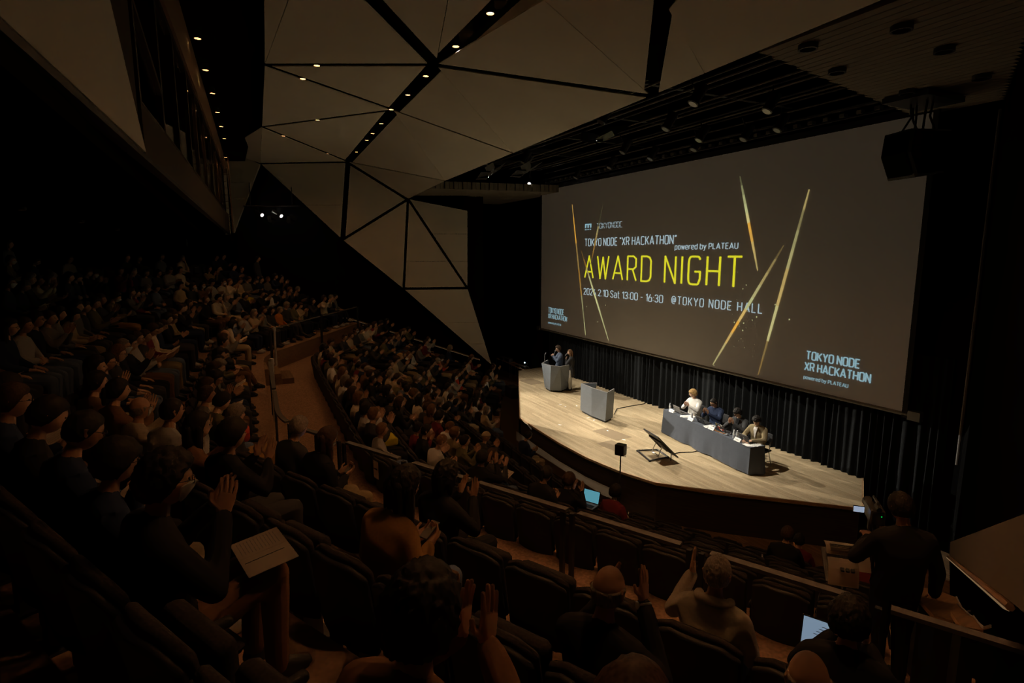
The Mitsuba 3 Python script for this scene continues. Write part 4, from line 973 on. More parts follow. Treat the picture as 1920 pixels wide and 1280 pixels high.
# things on the table; u along the table from its left end, v from front to back
TZ = 1.728
tdir = (TB[1] - TB[0]); tback = (TB[3] - TB[0]); tang = math.atan2(tback[1], tback[0])     # x axis of a table thing points to the back, i.e. to the person
def tp(u, v): p = TB[0] + tdir * u + tback * v; return (p[0], p[1], TZ)
def laptop(u, v, label, body='grey_metal', open_=1.9, stickers=False, turn=0.0, w=.33):
    t = thing('laptop', label, 'laptop'); tw = M(tp(u, v), tang + turn)
    b = rbox(.23, w, .016, .006); b.apply_translation([.10, 0, .008]); put('base', b, body, t, tw=tw)
    s = rbox(.014, w, .22, .006); s.apply_translation([0, 0, .11])
    rot = trimesh.transformations.rotation_matrix(-(open_ - PI / 2), [0, 1, 0]); s.apply_transform(rot); s.apply_translation([-.015, 0, .014]); put('lid', s, body, t, tw=tw)
    pad = box(.05, .17, -w / 2 + .03, w / 2 - .03, .016, .0175); put('keyboard', pad, 'ink', t, tw=tw)
    if stickers:
        r2 = random.Random(5)
        for i in range(11):
            yy, zz = r2.uniform(-w / 2 + .03, w / 2 - .03), r2.uniform(.03, .19); h = r2.uniform(.012, .03)
            q = box(-.0095, -.0075, yy - h, yy + h, zz - h * .6, zz + h * .6); q.apply_transform(rot); q.apply_translation([-.015, 0, .014])
            put('sticker', q, r2.choice(['white_paper', 'cloth_red', 'cloth_yellow', 'cloth_steel_blue', 'steel', 'cloth_white']), t, tw=tw)
    else:
        d_ = cyl((-.0095, 0, .11), (-.0075, 0, .11), .025, seg=14); d_.apply_transform(rot); d_.apply_translation([-.015, 0, .014]); put('emblem', d_, 'steel', t, tw=tw)
laptop(.135, .40, 'silver laptop with a round emblem in front of the panellist in white', 'grey_metal')
laptop(.43, .42, 'dark open laptop in front of the panellist in navy', 'black_metal', 2.1)
laptop(.655, .45, 'laptop covered with colourful stickers in front of the panellist with glasses', 'black_metal', 1.95, True, w=.36)
laptop(.905, .38, 'black open laptop that the panellist in the khaki blazer types on', 'black_metal', 1.95)
def bottle(u, v, label):
    t = thing('water_bottle', label, 'bottle', 'water bottles on the panel table'); tw = M(tp(u, v))
    prof = np.array([[0.0001, 0], [.030, 0], [.032, .01], [.032, .06], [.029, .07], [.032, .08], [.032, .13], [.026, .155], [.013, .18], [.013, .195], [.0001, .196]])
    put('body', trimesh.creation.revolve(prof, sections=14), 'bottle_plastic', t, smooth=40, tw=tw)
    put('cap', cyl((0, 0, .193), (0, 0, .212), .0145, seg=12), 'blue_cap', t, tw=tw)
    put('band', cyl((0, 0, .085), (0, 0, .125), .0328, seg=14), 'white_paper', t, tw=tw)
for i, (u, v) in enumerate([(.035, .30), (.325, .30), (.80, .30), (.815, .42)]): bottle(u, v, f'clear water bottle on the panel table, {ORD[i]} from the left')
def namecard(u, v, i):
    p = np.array([[-.05, -.11, 0], [.0, -.11, .085], [.05, -.11, 0], [-.05, .11, 0], [.0, .11, .085], [.05, .11, 0]])
    m = trimesh.convex.convex_hull(p); tw = M(tp(u, v), tang)
    t = thing('name_card', f'white folded name card at the front edge of the panel table, {ORD[i]} from the left', 'name card', 'name cards on the panel table')
    put('card', m, 'white_paper', t, tw=tw)
    put('print', box(-.031, -.0275, -.07, .07, .038, .045), 'ink', t, tw=tw)
for i, u in enumerate((.095, .345, .59, .865)): namecard(u, .14, i)
def paper(x, y, z, rz, lx, ly, label, m='white_paper', tilt=0.0, n=1, group=None, print_=True, roll=0.0):
    t = thing('paper_sheets' if n > 1 else 'paper_sheet', label, 'paper', group); tw = M((x, y, z), rz, 1, tilt, roll)
    for k in range(n):
        q = box(-lx / 2, lx / 2, -ly / 2, ly / 2, .0015 * k + .0005, .0015 * k + .0015); q.apply_transform(trimesh.transformations.rotation_matrix(.14 * ((k * 7) % 5 - 2) * (n > 1), [0, 0, 1])); q.apply_translation([.012 * ((k * 3) % 4), .01 * ((k * 5) % 3), 0]); put('sheet', q, m, t, tw=tw)
    if print_:
        for k in range(5): put('print_line', box(-lx * .36, lx * .36, ly * (-.36 + .16 * k), ly * (-.36 + .16 * k) + .006, .0015 * n + .0008, .0015 * n + .0016), 'grey_metal', t, tw=tw)
for i, (u, v) in enumerate([(.24, .34), (.245, .55), (.53, .36), (.955, .30), (.965, .55)]):
    p = tp(u, v); paper(p[0], p[1], TZ + .001, tang + .2 * (i - 2), .297, .21, ['stack of white sheets in front of the panellist in white', 'open white sheets beside the laptop of the panellist in white', 'white sheets between the dark laptop and the sticker laptop', 'white sheets at the right end of the panel table', 'white sheets at the back right corner of the panel table'][i], n=3, print_=i % 2 == 0)
# cables and adapters heaped beside the sticker laptop
for i in range(3):
    pts = [np.array(tp(.60 + .05 * i + .06 * math.sin(t * 1.7 + i), .30 + .16 * math.cos(t * 1.3 + 2 * i))) + [0, 0, .012 + .012 * math.sin(t * 2.3)] for t in np.linspace(0, 6, 30)]
    put('cable', tube(pts, .006, 6), ['black_metal', 'cloth_orange', 'black_metal'][i], label=['loop of black cable left of the sticker laptop', 'orange cable beside the sticker laptop', 'loop of black cable right of the sticker laptop'][i], cat='cable')
for i, u in enumerate((.575, .735)):
    t = thing('headphones', f'black headphones lying on the panel table {["left", "right"][i]} of the sticker laptop', 'headphones'); p = np.array(tp(u, .4))
    put('band', tube([p + [.07 * math.cos(a), .07 * math.sin(a), .02 + .012 * math.sin(a)] for a in np.linspace(.2, PI - .2, 12)], .008, 6), 'black_metal', t)
    for s in (-1, 1): put('ear_cup', cyl(p + [s * .06, 0, .005], p + [s * .085, 0, .035], .032, seg=12), 'black_metal', t)
# confidence monitor tilted back on a low stand, its back to the audience
mt = thing('stage_monitor', 'flat monitor tilted on a low black floor stand near the stage edge, seen from behind', 'monitor')
MC = np.array([10.0, 11.42, 1.0]); mrz = 2.55
mtw = M(MC, mrz)
Q = [np.array([9.60, 11.60, 1.78]), np.array([9.42, 10.72, 1.70]), np.array([10.36, 11.06, 1.14])]
P0, P1 = np.array([9.66, 11.54, 1.76]), np.array([9.52, 10.80, 1.76]); P2 = P1 + np.array([.60, -.11, -.60])
P3 = P0 + (P2 - P1); nrm = unit(np.cross(P1 - P0, P3 - P0)); nrm = nrm if nrm[2] > 0 else -nrm
put('panel', slab3([P0, P1, P2, P3], .03, nrm), 'black_metal', mt)
cM = (P0 + P2) / 2; ex, ey = unit(P1 - P0), unit(P3 - P0)
put('rear_housing', slab3([cM - ex * .30 - ey * .22, cM + ex * .30 - ey * .22, cM + ex * .30 + ey * .22, cM - ex * .30 + ey * .22], -.035, nrm), 'black_paint', mt)
put('screen_face', slab3([P0 + nrm * .03 + ex * .02 + ey * .02, P1 + nrm * .03 - ex * .02 + ey * .02, P2 + nrm * .03 - ex * .02 - ey * .02, P3 + nrm * .03 + ex * .02 - ey * .02], .002, nrm), 'grey_metal', mt)
for s in (-1, 1): put('mount_arm', tube([cM + ex * .16 * s - nrm * .04 - ey * .16, cM + ex * .16 * s - nrm * .05 + ey * .2], .014, 6), 'grey_metal', mt)
base = [np.array([9.80, 11.92, 1.03]), np.array([9.58, 11.14, 1.03]), np.array([10.20, 11.14, 1.03]), np.array([10.34, 11.72, 1.03])]
for a, b in ((0, 1), (1, 2), (2, 3), (3, 0)): put('base_bar', tube([base[a], base[b]], .022, 8), 'black_metal', mt)
for p in base: put('foot', cyl(p - [0, 0, .03], p, .028, seg=8), 'black_paint', mt)
mid = (base[0] + base[1]) / 2 * .4 + (base[2] + base[3]) / 2 * .6
for s in (-1, 1):
    a = mid + ex * .17 * s
    put('strut', tube([a, a * .45 + (cM + ex * .16 * s - nrm * .05) * .55 + [0, 0, .02], cM + ex * .16 * s - nrm * .05], .013, 6), 'steel', mt)
put('strut_tie', tube([mid - ex * .17 + [0, 0, .02], mid + ex * .17 + [0, 0, .02]], .013, 6), 'steel', mt)
put('stage_cable', tube([[10.12, 10.95, 1.012], [10.45, 11.30, 1.012], [10.75, 11.32, 1.012], [11.1, 11.18, 1.012], [11.4, 11.2, 1.012]], .011, 6), 'black_paint', label='black cable running from the tilted monitor to the panel table', cat='cable')
put('stage_cable', tube([[11.45, 15.2, 1.012], [11.95, 15.72, 1.012], [12.6, 15.8, 1.012], [13.3, 15.84, 1.012]], .011, 6), 'black_paint', label='black cable running from the empty lectern to the curtain', cat='cable')
# small lamp or speaker box on a stand in front of the stage edge
sb = thing('speaker_box', 'small black box on a stand at the front edge of the stage', 'speaker')
b = rbox(.20, .23, .26, .02); put('cabinet', b, 'black_metal', sb, smooth=40, tw=M((8.0, 10.33, 1.84), .5))
put('bracket', tube([[8.0 - .05, 10.33 + .12, 1.85], [8.0 - .05, 10.33 + .12, 1.69], [8.0 + .06, 10.33 - .12, 1.69], [8.0 + .06, 10.33 - .12, 1.85]], .008, 6), 'steel', sb)
put('pole', cyl((8.0, 10.33, 0.02), (8.0, 10.33, 1.70), .016, seg=8), 'black_metal', sb)
put('base', cyl((8.0, 10.33, 0.0), (8.0, 10.33, .03), .16, seg=16), 'black_metal', sb)
# tables with equipment at the far left behind the stage
for i, (x0, y0, x1, y1) in enumerate([(13.25, 26.2, 13.3, 28.0), (13.1, 24.2, 13.2, 26.0)]):
    t = thing('equipment_table', f'brown folding table with equipment in the dark left of the stage, {["farther", "nearer"][i]} one', 'table')
    put('table_top', prism([(x0 - .35, y0), (x0 + .1, y0), (x1 + .1, y1), (x1 - .35, y1)], .72, .75), 'step_wood', t)
    for a, b in ((x0 - .3, y0 + .05), (x0 + .05, y0 + .05), (x1 - .3, y1 - .05), (x1 + .05, y1 - .05)): put('leg', cyl((a, b, 0), (a, b, .72), .014, seg=6), 'steel', t)
for i, (x, y, h) in enumerate([(13.0, 24.6, .12), (12.98, 25.2, .1), (13.1, 26.6, .2), (13.1, 27.3, .16)]):
    t = thing('mixing_unit', f'small equipment case on the tables left of the stage, {ORD[i]} from the stage', 'equipment case')
    put('case', box(x - .12, x + .12, y - .2, y + .2, .75, .75 + h), 'grey_metal', t)
    put('panel', box(x - .125, x - .12, y - .17, y + .17, .77, .73 + h), 'black_metal', t)
t = thing('desk_lamp', 'small lit lamp on the equipment table left of the stage', 'lamp')
put('stem', tube([[13.0, 24.35, .75], [12.98, 24.35, 1.05], [12.9, 24.42, 1.1]], .008, 6), 'black_metal', t)
emit(cyl((12.9, 24.42, 1.09), (12.87, 24.46, 1.08), .03, seg=12), 'bulb', (.8, .95, 1), 9, parent=t)
# loudspeaker hung beside the screen
ls = thing('hanging_loudspeaker', 'black curved loudspeaker cabinet hung by straps at the upper right corner of the screen', 'loudspeaker')
LC = np.array([11.9, 6.62, 8.22])
lp = np.array([[-.42, -.34, .42], [.36, -.34, .42], [.30, -.34, -.36], [-.26, -.34, -.44], [-.46, -.34, .0]])
lm = trimesh.convex.convex_hull(np.vstack([lp * [1, .92, 1], lp * [1, -1, 1], lp * [.96, 1.08, .9]]))
put('cabinet', lm, 'black_metal', ls, tw=M(LC, -.35))
gr = trimesh.convex.convex_hull(np.array([[-.45, y, z] for y in (-.3, .3) for z in (-.02, .38)] + [[-.49, y, .0] for y in (-.3, .3)] + [[-.30, y, -.40] for y in (-.3, .3)]))
put('grille', gr, 'black_void', ls, tw=M(LC, -.35))
for i, (a, b) in enumerate([((-.25, .2), (-.1, .15)), ((.2, .2), (.1, .15)), ((-.25, -.2), (-.1, -.15)), ((.2, -.2), (.1, -.15)), ((0, .0), (.25, .3))]):
    put('strap', tube([LC + [a[0], a[1], .38], LC + [b[0] * .8, b[1] * .8, .7], LC + [b[0], b[1], 1.02]], .02, 6), 'black_metal', ls)
put('rigging_plate', box(11.3, 12.5, 6.2, 7.0, 9.16, 9.26), 'black_metal', ls)
put('conduit', cat_([cyl((13.44, 6.05, 2.0), (13.44, 6.05, 9.1), .03, seg=8), cyl((13.44, 5.9, 2.0), (13.44, 5.9, 9.1), .03, seg=8)]), 'grey_metal', label='pair of vertical conduits on the black wall right of the screen', cat='conduit')
# ---------------------------------------------------------------- seats
def seat_parts(up):
    n = 7; ys = np.linspace(-.235, .235, n)
    def sl(x0, x1, zt, zb, bulge):
        it = []
        for yy in ys:
            k = (yy / .235) ** 2
            zz = zt - .05 * k ** 3
            it += [sph(.028, (x0 + .05 * k, yy, zz), 8), sph(.028, (x1 + .05 * k, yy, zb), 8)]
        return to_tm(m3.Manifold.batch_hull(it))
    back = sl(-.29, -.21, .93, .40, 0)
    shell = sl(-.325, -.25, .90, .36, 0)
    if up: c = to_tm(m3.Manifold.batch_hull([sph(.035, (-.12 + .03 * a, yy, zz), 8) for a in (0, 1) for yy in (-.20, .20) for zz in (.46, .82)]))
    else: c = to_tm(m3.Manifold.batch_hull([sph(.035, (xx, yy, .385), 8) for xx in (-.16, .22) for yy in (-.21, .21)]))
    arm = rbox(.36, .05, .045, .015, 6); arm.apply_translation([-.02, .275, .60])
    armleg = box(-.16, -.08, .26, .29, .02, .59)
    ped = cat_([box(-.2, -.05, -.06, .06, 0, .36), box(-.26, .06, -.1, .1, 0, .02)])
    return dict(backrest=(back, 'seat_cloth'), backrest_shell=(shell, 'black_paint'), cushion=(c, 'seat_cloth'), armrest=(cat_([arm, armleg]), 'black_paint'), pedestal=(ped, 'black_metal'))
for up in (0, 1):
    scene[f'seat_group_{up}'] = {'type': 'shapegroup', **{k: {**mikit.ply(m, None, smooth=40), 'bsdf': {'type': 'ref', 'id': b}} for k, (m, b) in seat_parts(up).items()}}
_O1 = 'first second third fourth fifth sixth seventh eighth ninth tenth eleventh twelfth thirteenth fourteenth fifteenth sixteenth seventeenth eighteenth nineteenth twentieth'.split()
def ordw(n): return _O1[n - 1] if n <= 20 else ({20: 'twenty', 30: 'thirty', 40: 'forty', 50: 'fifty'}[n // 10 * 10] + '-' + _O1[n % 10 - 1] if n % 10 else {30: 'thirtieth', 40: 'fortieth', 50: 'fiftieth'}[n])
ROWW = ['front row', 'second row', 'third row', 'fourth row', 'fifth row']
LROWW = ['rearmost row', 'second row from behind', 'third row from behind', 'fourth row from behind', 'fifth row from behind', 'row next to stage']
SEATS = []   # (block, row, number from the right wall, x, y, z, yaw)
PH = [.18, .50, .25, .1, 0]
for blk, rows, pitch in (('upper', UP, .58), ('lower', LOW, .58)):
    for k, (d, z) in enumerate(rows):
        p = path(d, 11, 12)[::-1]
        q, n = along(p, pitch, PH[k % 5]); n = -n
        no = 0
        for (x, y), m in zip(q, n):
            mr, ml = ((.62, .9) if blk == 'upper' else (1.0, 1.5))
            if y < side(x) + mr or y > side_l(x) - ml: continue
            if blk == 'upper' and (GAP.contains(Polygon([(x, y), (x + .01, y), (x, y + .01)])) or (k >= 3 and y < 1.2) or x < -8 ): continue
            no += 1
            SEATS.append((blk, k, no, x, y, z, math.atan2(m[1], m[0])))
def key3(s): return s[:3]
_fw, _rt = _dir, np.array([math.cos(_a), -math.sin(_a), 0]); _up = np.cross(_rt, _fw)
def in_view(s):
    v = np.array([s[3], s[4], s[5] + 1.2]) - EYE; w = v @ _fw
    return w > .2 and abs(v @ _rt) < w * .98 and v @ _up > -w * .72
sp = {key3(s): s for s in SEATS}
SEATS = [s for s in SEATS if in_view(s)]
NEAR300 = {key3(s) for s in sorted(SEATS, key=lambda s: math.dist(s[3:6], EYE))[:300]}

# ---------------------------------------------------------------- audience
PROTO = {'clap': dict(pose='clap', head=(.0, .05, 0)), 'clap_high': dict(pose='clap', lean=-.03, head=(.1, -.05, 0), arms=[((.12, .27, .88), (.26, .07, 1.10), (.35, -.1, 1), (.1, -1, -.1), .08), ((.12, -.27, .88), (.26, -.08, 1.10), (.35, .1, 1), (.1, 1, -.1), .08)]),
         'clap_low': dict(pose='clap_low', head=(-.1, .1, 0)), 'lap': dict(pose='lap', head=(.1, .1, 0), cross=True), 'fold': dict(pose='fold', head=(0, .0, 0)), 'phone': dict(pose='phone', lean=.05, head=(0, .45, 0)),
         'read': dict(pose='read', lean=.05, head=(.05, .4, 0)), 'chin': dict(pose='chin', lean=.06, head=(.1, .12, .05)), 'rest': dict(pose='rest', head=(-.1, .0, 0)), 'lap_w': dict(pose='lap', female=True, head=(.05, .08, 0)), 'clap_w': dict(pose='clap', female=True, head=(-.05, .05, 0))}
DESC = {'clap': 'clapping', 'clap_high': 'clapping high', 'clap_low': 'clapping low', 'lap': 'legs crossed', 'fold': 'hands folded', 'phone': 'using phone', 'read': 'reading', 'chin': 'chin in hand', 'rest': 'arms resting', 'lap_w': 'sitting still', 'clap_w': 'applauding'}
for _n, _k in PROTO.items(): proto(_n, edge=.085, seg=8, hseg=5, **_k)
TOPS = ['black'] * 8 + ['charcoal'] * 4 + ['navy'] * 4 + ['grey'] * 3 + ['pale_grey'] * 2 + ['white', 'cream', 'beige', 'beige', 'brown', 'brown', 'olive', 'olive', 'khaki', 'steel_blue', 'burgundy']
BOTS = ['black'] * 5 + ['charcoal'] * 4 + ['denim'] * 3 + ['navy'] * 2 + ['khaki', 'brown', 'beige']
EMPTY = {('upper', 0, 3), ('upper', 0, 4), ('upper', 0, 5), ('upper', 1, 3), ('upper', 1, 4), ('upper', 0, 7), ('upper', 1, 6)}
HERO = {('upper', 2, 5), ('upper', 2, 2), ('upper', 2, 1), ('upper', 1, 2), ('upper', 1, 5), ('upper', 0, 2), ('upper', 0, 1), ('upper', 1, 1), ('upper', 0, 10), ('upper', 0, 6)}
OV = {('lower', 4, 25): dict(top='cream', pose='clap_low'), ('lower', 3, 32): dict(top='red', pose='phone'), ('lower', 4, 29): dict(top='red', pose='lap'), ('lower', 0, 15): dict(top='pale_grey', pose='clap_high', bottom='khaki', lapcloth='yellow', hair='bushy', hairc='hair_black'),
      ('lower', 3, 14): dict(top='charcoal', pose='clap', hair='beanie', hairc='cloth_beige'), ('lower', 2, 33): dict(top='white', pose='fold'), ('lower', 2, 30): dict(top='grey', pose='clap', hair='bob', hairc='hair_blond'), ('lower', 1, 29): dict(top='pale_grey', pose='lap'),
      ('lower', 0, 20): dict(top='white', pose='clap'), ('lower', 0, 18): dict(top='black', pose='clap_high', hair='long'), ('lower', 0, 17): dict(top='cream', pose='lap_w', hair='bob'), ('lower', 3, 29): dict(top='beige', pose='fold'), ('lower', 1, 10): dict(top='black', pose='clap_high'), ('lower', 2, 11): dict(top='charcoal', pose='clap', paper=1),
      ('upper', 0, 36): dict(top='orange', pose='lap', hair='short'), ('upper', 1, 41): dict(top='white', pose='phone'), ('upper', 0, 38): dict(top='olive', pose='fold'), ('upper', 2, 43): dict(top='beige', pose='read', bottom='yellow'), ('upper', 1, 35): dict(top='cream', pose='chin'),
      ('upper', 0, 25): dict(top='grey', pose='clap_high', hair='bald', hairc='hair_grey'), ('upper', 0, 21): dict(top='olive', pose='phone', bottom='tan'), ('upper', 2, 29): dict(top='khaki', pose='phone', bottom='tan'), ('upper', 2, 23): dict(top='beige', pose='read'), ('upper', 0, 14): dict(top='grey', pose='fold', lapcloth='red'),
      ('upper', 1, 20): dict(top='pale_grey', pose='clap_low'), ('upper', 0, 19): dict(top='charcoal', pose='clap_low', paper=1), ('upper', 2, 20): dict(top='black', pose='rest'), ('upper', 1, 18): dict(top='black', mask=True, pose='rest', hair='crop'), ('upper', 0, 12): dict(top='charcoal', pose='lap', lapcloth='tan'),
      ('upper', 1, 11): dict(top='cream', mask=True, pose='clap_high', hair='bald', hairc='hair_grey'), ('upper', 1, 8): dict(top='black', pose='clap'), ('upper', 0, 16): dict(top='black', pose='read'), ('upper', 0, 17): dict(top='black', pose='clap_low'), ('upper', 0, 18): dict(top='grey', pose='read', hair='bushy', hairc='hair_grey'), ('upper', 0, 9): dict(top='black', pose='phone', hair='long'),
      ('lower', 2, 8): dict(top='black', pose='clap'), ('lower', 1, 8): dict(top='black', pose='phone', hair='tied'), ('lower', 3, 7): dict(top='burgundy', pose='lap', hair='bushy'), ('lower', 5, 3): dict(top='burgundy', pose='fold'), ('lower', 4, 1): dict(top='burgundy', pose='clap'), ('lower', 4, 3): dict(top='black', pose='clap_low'), ('lower', 5, 24): dict(top='brown', pose='read'), ('lower', 5, 16): dict(top='navy', pose='phone'), ('lower', 1, 20): dict(top='black', pose='clap')}
LOWER_NEAR = {}
def occupied(s):
    b, k, no, x, y, z, yaw = s
    r = rng.random()
    if (b, k, no) in OV: return True
    if (b, k, no) in HERO: return False
    if (b, k, no) in EMPTY: return False
    if b == 'upper':
        if k == 0 and y < 7.2: return False
        if k == 1 and y < 5.2: return False
        if k == 2 and y < 3.4: return False
        if k == 3 and (y < 5.5): return False
        if k == 4 and (y < 9 or r > .45): return False
        return r < .74
    if y < 9.2 or (k >= 3 and y < 14.5) or (k == 5 and y < 16): return False
    return r < .78
nfar = 0
lab('distant_theatre_seats', 'dark theatre seats of the farthest rows near the left wall', 'theatre seats', kind='stuff')
words = lambda c: c.replace('_', ' ')
for s in SEATS:
    b, k, no, x, y, z, yaw = s
    occ = occupied(s) or (b, k, no) in HERO
    row = (ROWW if b == 'upper' else LROWW)[k]
    near = (b, k, no) in NEAR300
    nfar += not near
    key = key_of('theatre_seat') if near else f'distant_theatre_seats__{nfar:03d}'
    scene[key] = {'type': 'instance', 'shapegroup': {'type': 'ref', 'id': f'seat_group_{0 if occ else 1}'}, 'to_world': M((x, y, z), yaw)}
    if near: lab(key, f'{"occupied" if occ else "empty"} dark theatre seat, {ordw(no)} from the right wall, {b} block, {row}', 'theatre seat', f'theatre seats of the {b} block')
    if not occ or (b, k, no) in HERO: continue
    o = OV.get((b, k, no), {})
    pose = o.get('pose') or rng.choice(['clap'] * 3 + ['clap_high', 'clap_low', 'clap_low', 'lap', 'fold', 'fold', 'phone', 'read', 'chin', 'rest', 'lap_w', 'lap_w', 'clap_w', 'clap_w'])
    fem = pose.endswith('_w')
    hair = o.get('hair') or rng.choice(['long', 'long', 'bob', 'tied'] if fem else ['short', 'short', 'crop', 'bushy', 'fringe', 'bob' if rng.random() < .3 else 'short'])
    hc = o.get('hairc') or rng.choice(['hair_black'] * 5 + ['hair_dark'] * 3 + ['hair_brown', 'hair_grey'])
    top = o.get('top') or rng.choice(TOPS); bot = o.get('bottom') or rng.choice(BOTS)
    sk = rng.choice(['skin_light', 'skin_light', 'skin_mid', 'skin_tan']); mask = o.get('mask', rng.random() < .12); gl = rng.random() < .2
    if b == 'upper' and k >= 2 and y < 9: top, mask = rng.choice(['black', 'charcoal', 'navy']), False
    jx = rng.uniform(-.02, .03); sc = rng.uniform(.94, 1.04); dy = rng.uniform(-.13, .13)
    tw = M((x + jx * math.cos(yaw), y + jx * math.sin(yaw), z), yaw + dy, sc)
    where = f'{ordw(no)} from right wall, {b} block, {row}'
    lb = f'person in {words(top)} {DESC[pose]}, {where}'.replace('steel blue chin', 'blue chin')
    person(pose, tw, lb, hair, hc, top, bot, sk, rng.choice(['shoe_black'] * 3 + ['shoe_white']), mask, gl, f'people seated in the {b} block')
    if pose == 'read' or o.get('paper'):
        c = at(tw, (.36, 0, .80)); paper(c[0], c[1], c[2], yaw + dy + PI / 2 * 0, .21, .28, f'white sheet held by the person {where}', 'warm_paper', tilt=-.5, group='sheets held by the audience', print_=y < 12)
    if pose == 'phone':
        c = at(tw, (.335, 0, .845)); t = thing('phone', f'phone held by the person {where}', 'phone', 'phones held by the audience')
        ptw = M(c, yaw + dy, 1, -.7); put('case', rbox(.14, .07, .009, .004, 6), 'black_metal', t, tw=ptw)
        put('glass', box(-.064, .064, -.031, .031, .0045, .0055), 'grey_metal', t, tw=ptw)
    if o.get('lapcloth'):
        c = at(tw, (.33, 0, .63)); q = to_tm(m3.Manifold.batch_hull([sph(.05, c + [dx, dyy, dz], 8) for dx in (-.14, .14) for dyy in (-.2, .2) for dz in (-.02, .04)]))
        put('folded_coat', soften(to_man(q), .05, 3, .02, 2), 'cloth_' + o['lapcloth'], smooth=True, label=f'{o["lapcloth"]} coat on the lap of the person {where}', cat='coat')

# ---------------------------------------------------------------- balustrade of the upper tier
def cut(d, y0, y1):
    q, n = along(path(d, 11, 12), .12); m = (q[:, 1] >= y0) & (q[:, 1] <= y1); return q[m], n[m]
RJ = [26.5, 23.0, 19.5, None, 13.7, 10.6, 8.3, 7.26, 6.2, 5.27, 4.2, 3.15, 2.1, 1.1]
bal = thing('balustrade', 'grey metal handrail on twin posts along the front of the upper block', 'railing')
for a, b in zip(RJ, RJ[1:]):
    if a is None or b is None: continue
    q, n = cut(-.02, b + .03, a - .03)
    if len(q) < 2: continue
    v = np.vstack([np.c_[q + n * s, np.full(len(q), zz)] for s, zz in ((-.035, 3.985), (.035, 3.985), (.035, 4.015), (-.035, 4.015))])
    m_ = len(q); f = []
    for r in range(4):
        s = (r + 1) % 4
        for i in range(m_ - 1): f += [[r * m_ + i, s * m_ + i, s * m_ + i + 1], [r * m_ + i, s * m_ + i + 1, r * m_ + i + 1]]
    for i in (0, m_ - 1): f += [[i, m_ + i, 2 * m_ + i], [i, 2 * m_ + i, 3 * m_ + i]]
    rm = trimesh.Trimesh(v, np.array(f), process=False); trimesh.repair.fix_normals(rm)
    put('handrail', rm, 'bar_metal', bal)
for a in RJ:
    if a is None: continue
    q, n = cut(-.02, a - .35, a + .35)
    if not len(q): continue
    i = np.argmin(abs(q[:, 1] - a)); p = q[i]; tg = np.array([n[i][1], -n[i][0]])
    for s in (-1, 1): put('post', box(-.02, .02, -.02, .02, 2.75, 3.985), 'black_metal', bal, tw=M((p[0] + tg[0] * .05 * s, p[1] + tg[1] * .05 * s, 0), math.atan2(n[i][1], n[i][0])))
for i, (y, r) in enumerate([(13.62, .04), (19.62, .035)]):
    q, n = cut(.02, y - .4, y + .4); p = q[np.argmin(abs(q[:, 1] - y))]
    t = thing('end_post', ['pale capped end post of the handrail at the nearer side of the gap', 'pale round end post of the handrail at the farther side of the gap'][i], 'post')
    put('shaft', cyl((p[0], p[1], 2.62), (p[0], p[1], 4.0), r, seg=12), 'rail_white', t)
    put('cap', cyl((p[0], p[1], 3.93), (p[0], p[1], 4.06), r * 1.45, r * 1.3, seg=12), 'rail_white', t)
# steps from the aisle up to the gap
for i in range(3):
    put('aisle_step', box(.56, .56 + .34 * (3 - i), 17.6, 18.9, AISLE_Z, AISLE_Z + .16 * (i + 1)), 'dark_wood', label=f'dark step block in the handrail gap of the upper block, {ORD[i]} from the aisle floor', cat='step')
# side stairs at house left with a lit strip along the wall
def stair(sgn, label):
    t = thing('side_stairs', label, 'stairs')
    for i in range(13):
        x0 = 5.1 + i * .42; z = 2.6 - .2 * (i + 1)
        if sgn < 0: y1 = side_l(x0) - .05; y0 = y1 - 1.15; a = -.478
        else: y0 = side(x0) + .0; y1 = y0 + 1.15; a = .464
        if z < .05: break
        pl = Polygon([(x0, side_l(x0) - .04), (x0 + .47, side_l(x0 + .47) - .04), (x0 + .47 - .5, side_l(x0 + .47) - 1.15), (x0 - .5, side_l(x0) - 1.15)]) if sgn < 0 else Polygon([(x0, side(x0) + .02), (x0 + .47, side(x0 + .47) + .02), (x0 + .47 - .5, side(x0 + .47) + 1.15), (x0 - .5, side(x0) + 1.15)])
        put('tread', prism(pl, z - .2, z), 'step_wood', t)
    return t
stair(-1, 'wooden side steps going down along the left wall beside a lit strip')
LED = (1.0, .62, .30)
a, b = np.array([4.95, side_l(4.95) - .02, 3.42]), np.array([10.5, side_l(10.5) - .02, 1.42])
t = thing('light_strip', 'thin warm light strip on the left wall above the side steps', 'light strip')
put('channel', tube([a + [0, 0, .03], b + [0, 0, .03]], .025, 6), 'fascia_brown', t)
a0 = a + [-.35, .18, 0]
emit(slab3([a + [-.02, -.04, 0], b + [-.02, -.04, 0], b + [-.02, -.01, 0], a + [-.02, -.01, 0]], .01, (0, 0, -1)), 'diffuser', LED, .13, parent=t)
emit(slab3([a0 + [-.02, -.04, .0], a + [-.02, -.04, 0], a + [-.02, -.01, 0], a0 + [-.02, -.01, .0]], .01, (0, 0, -1)), 'diffuser', LED, .13, parent=t)
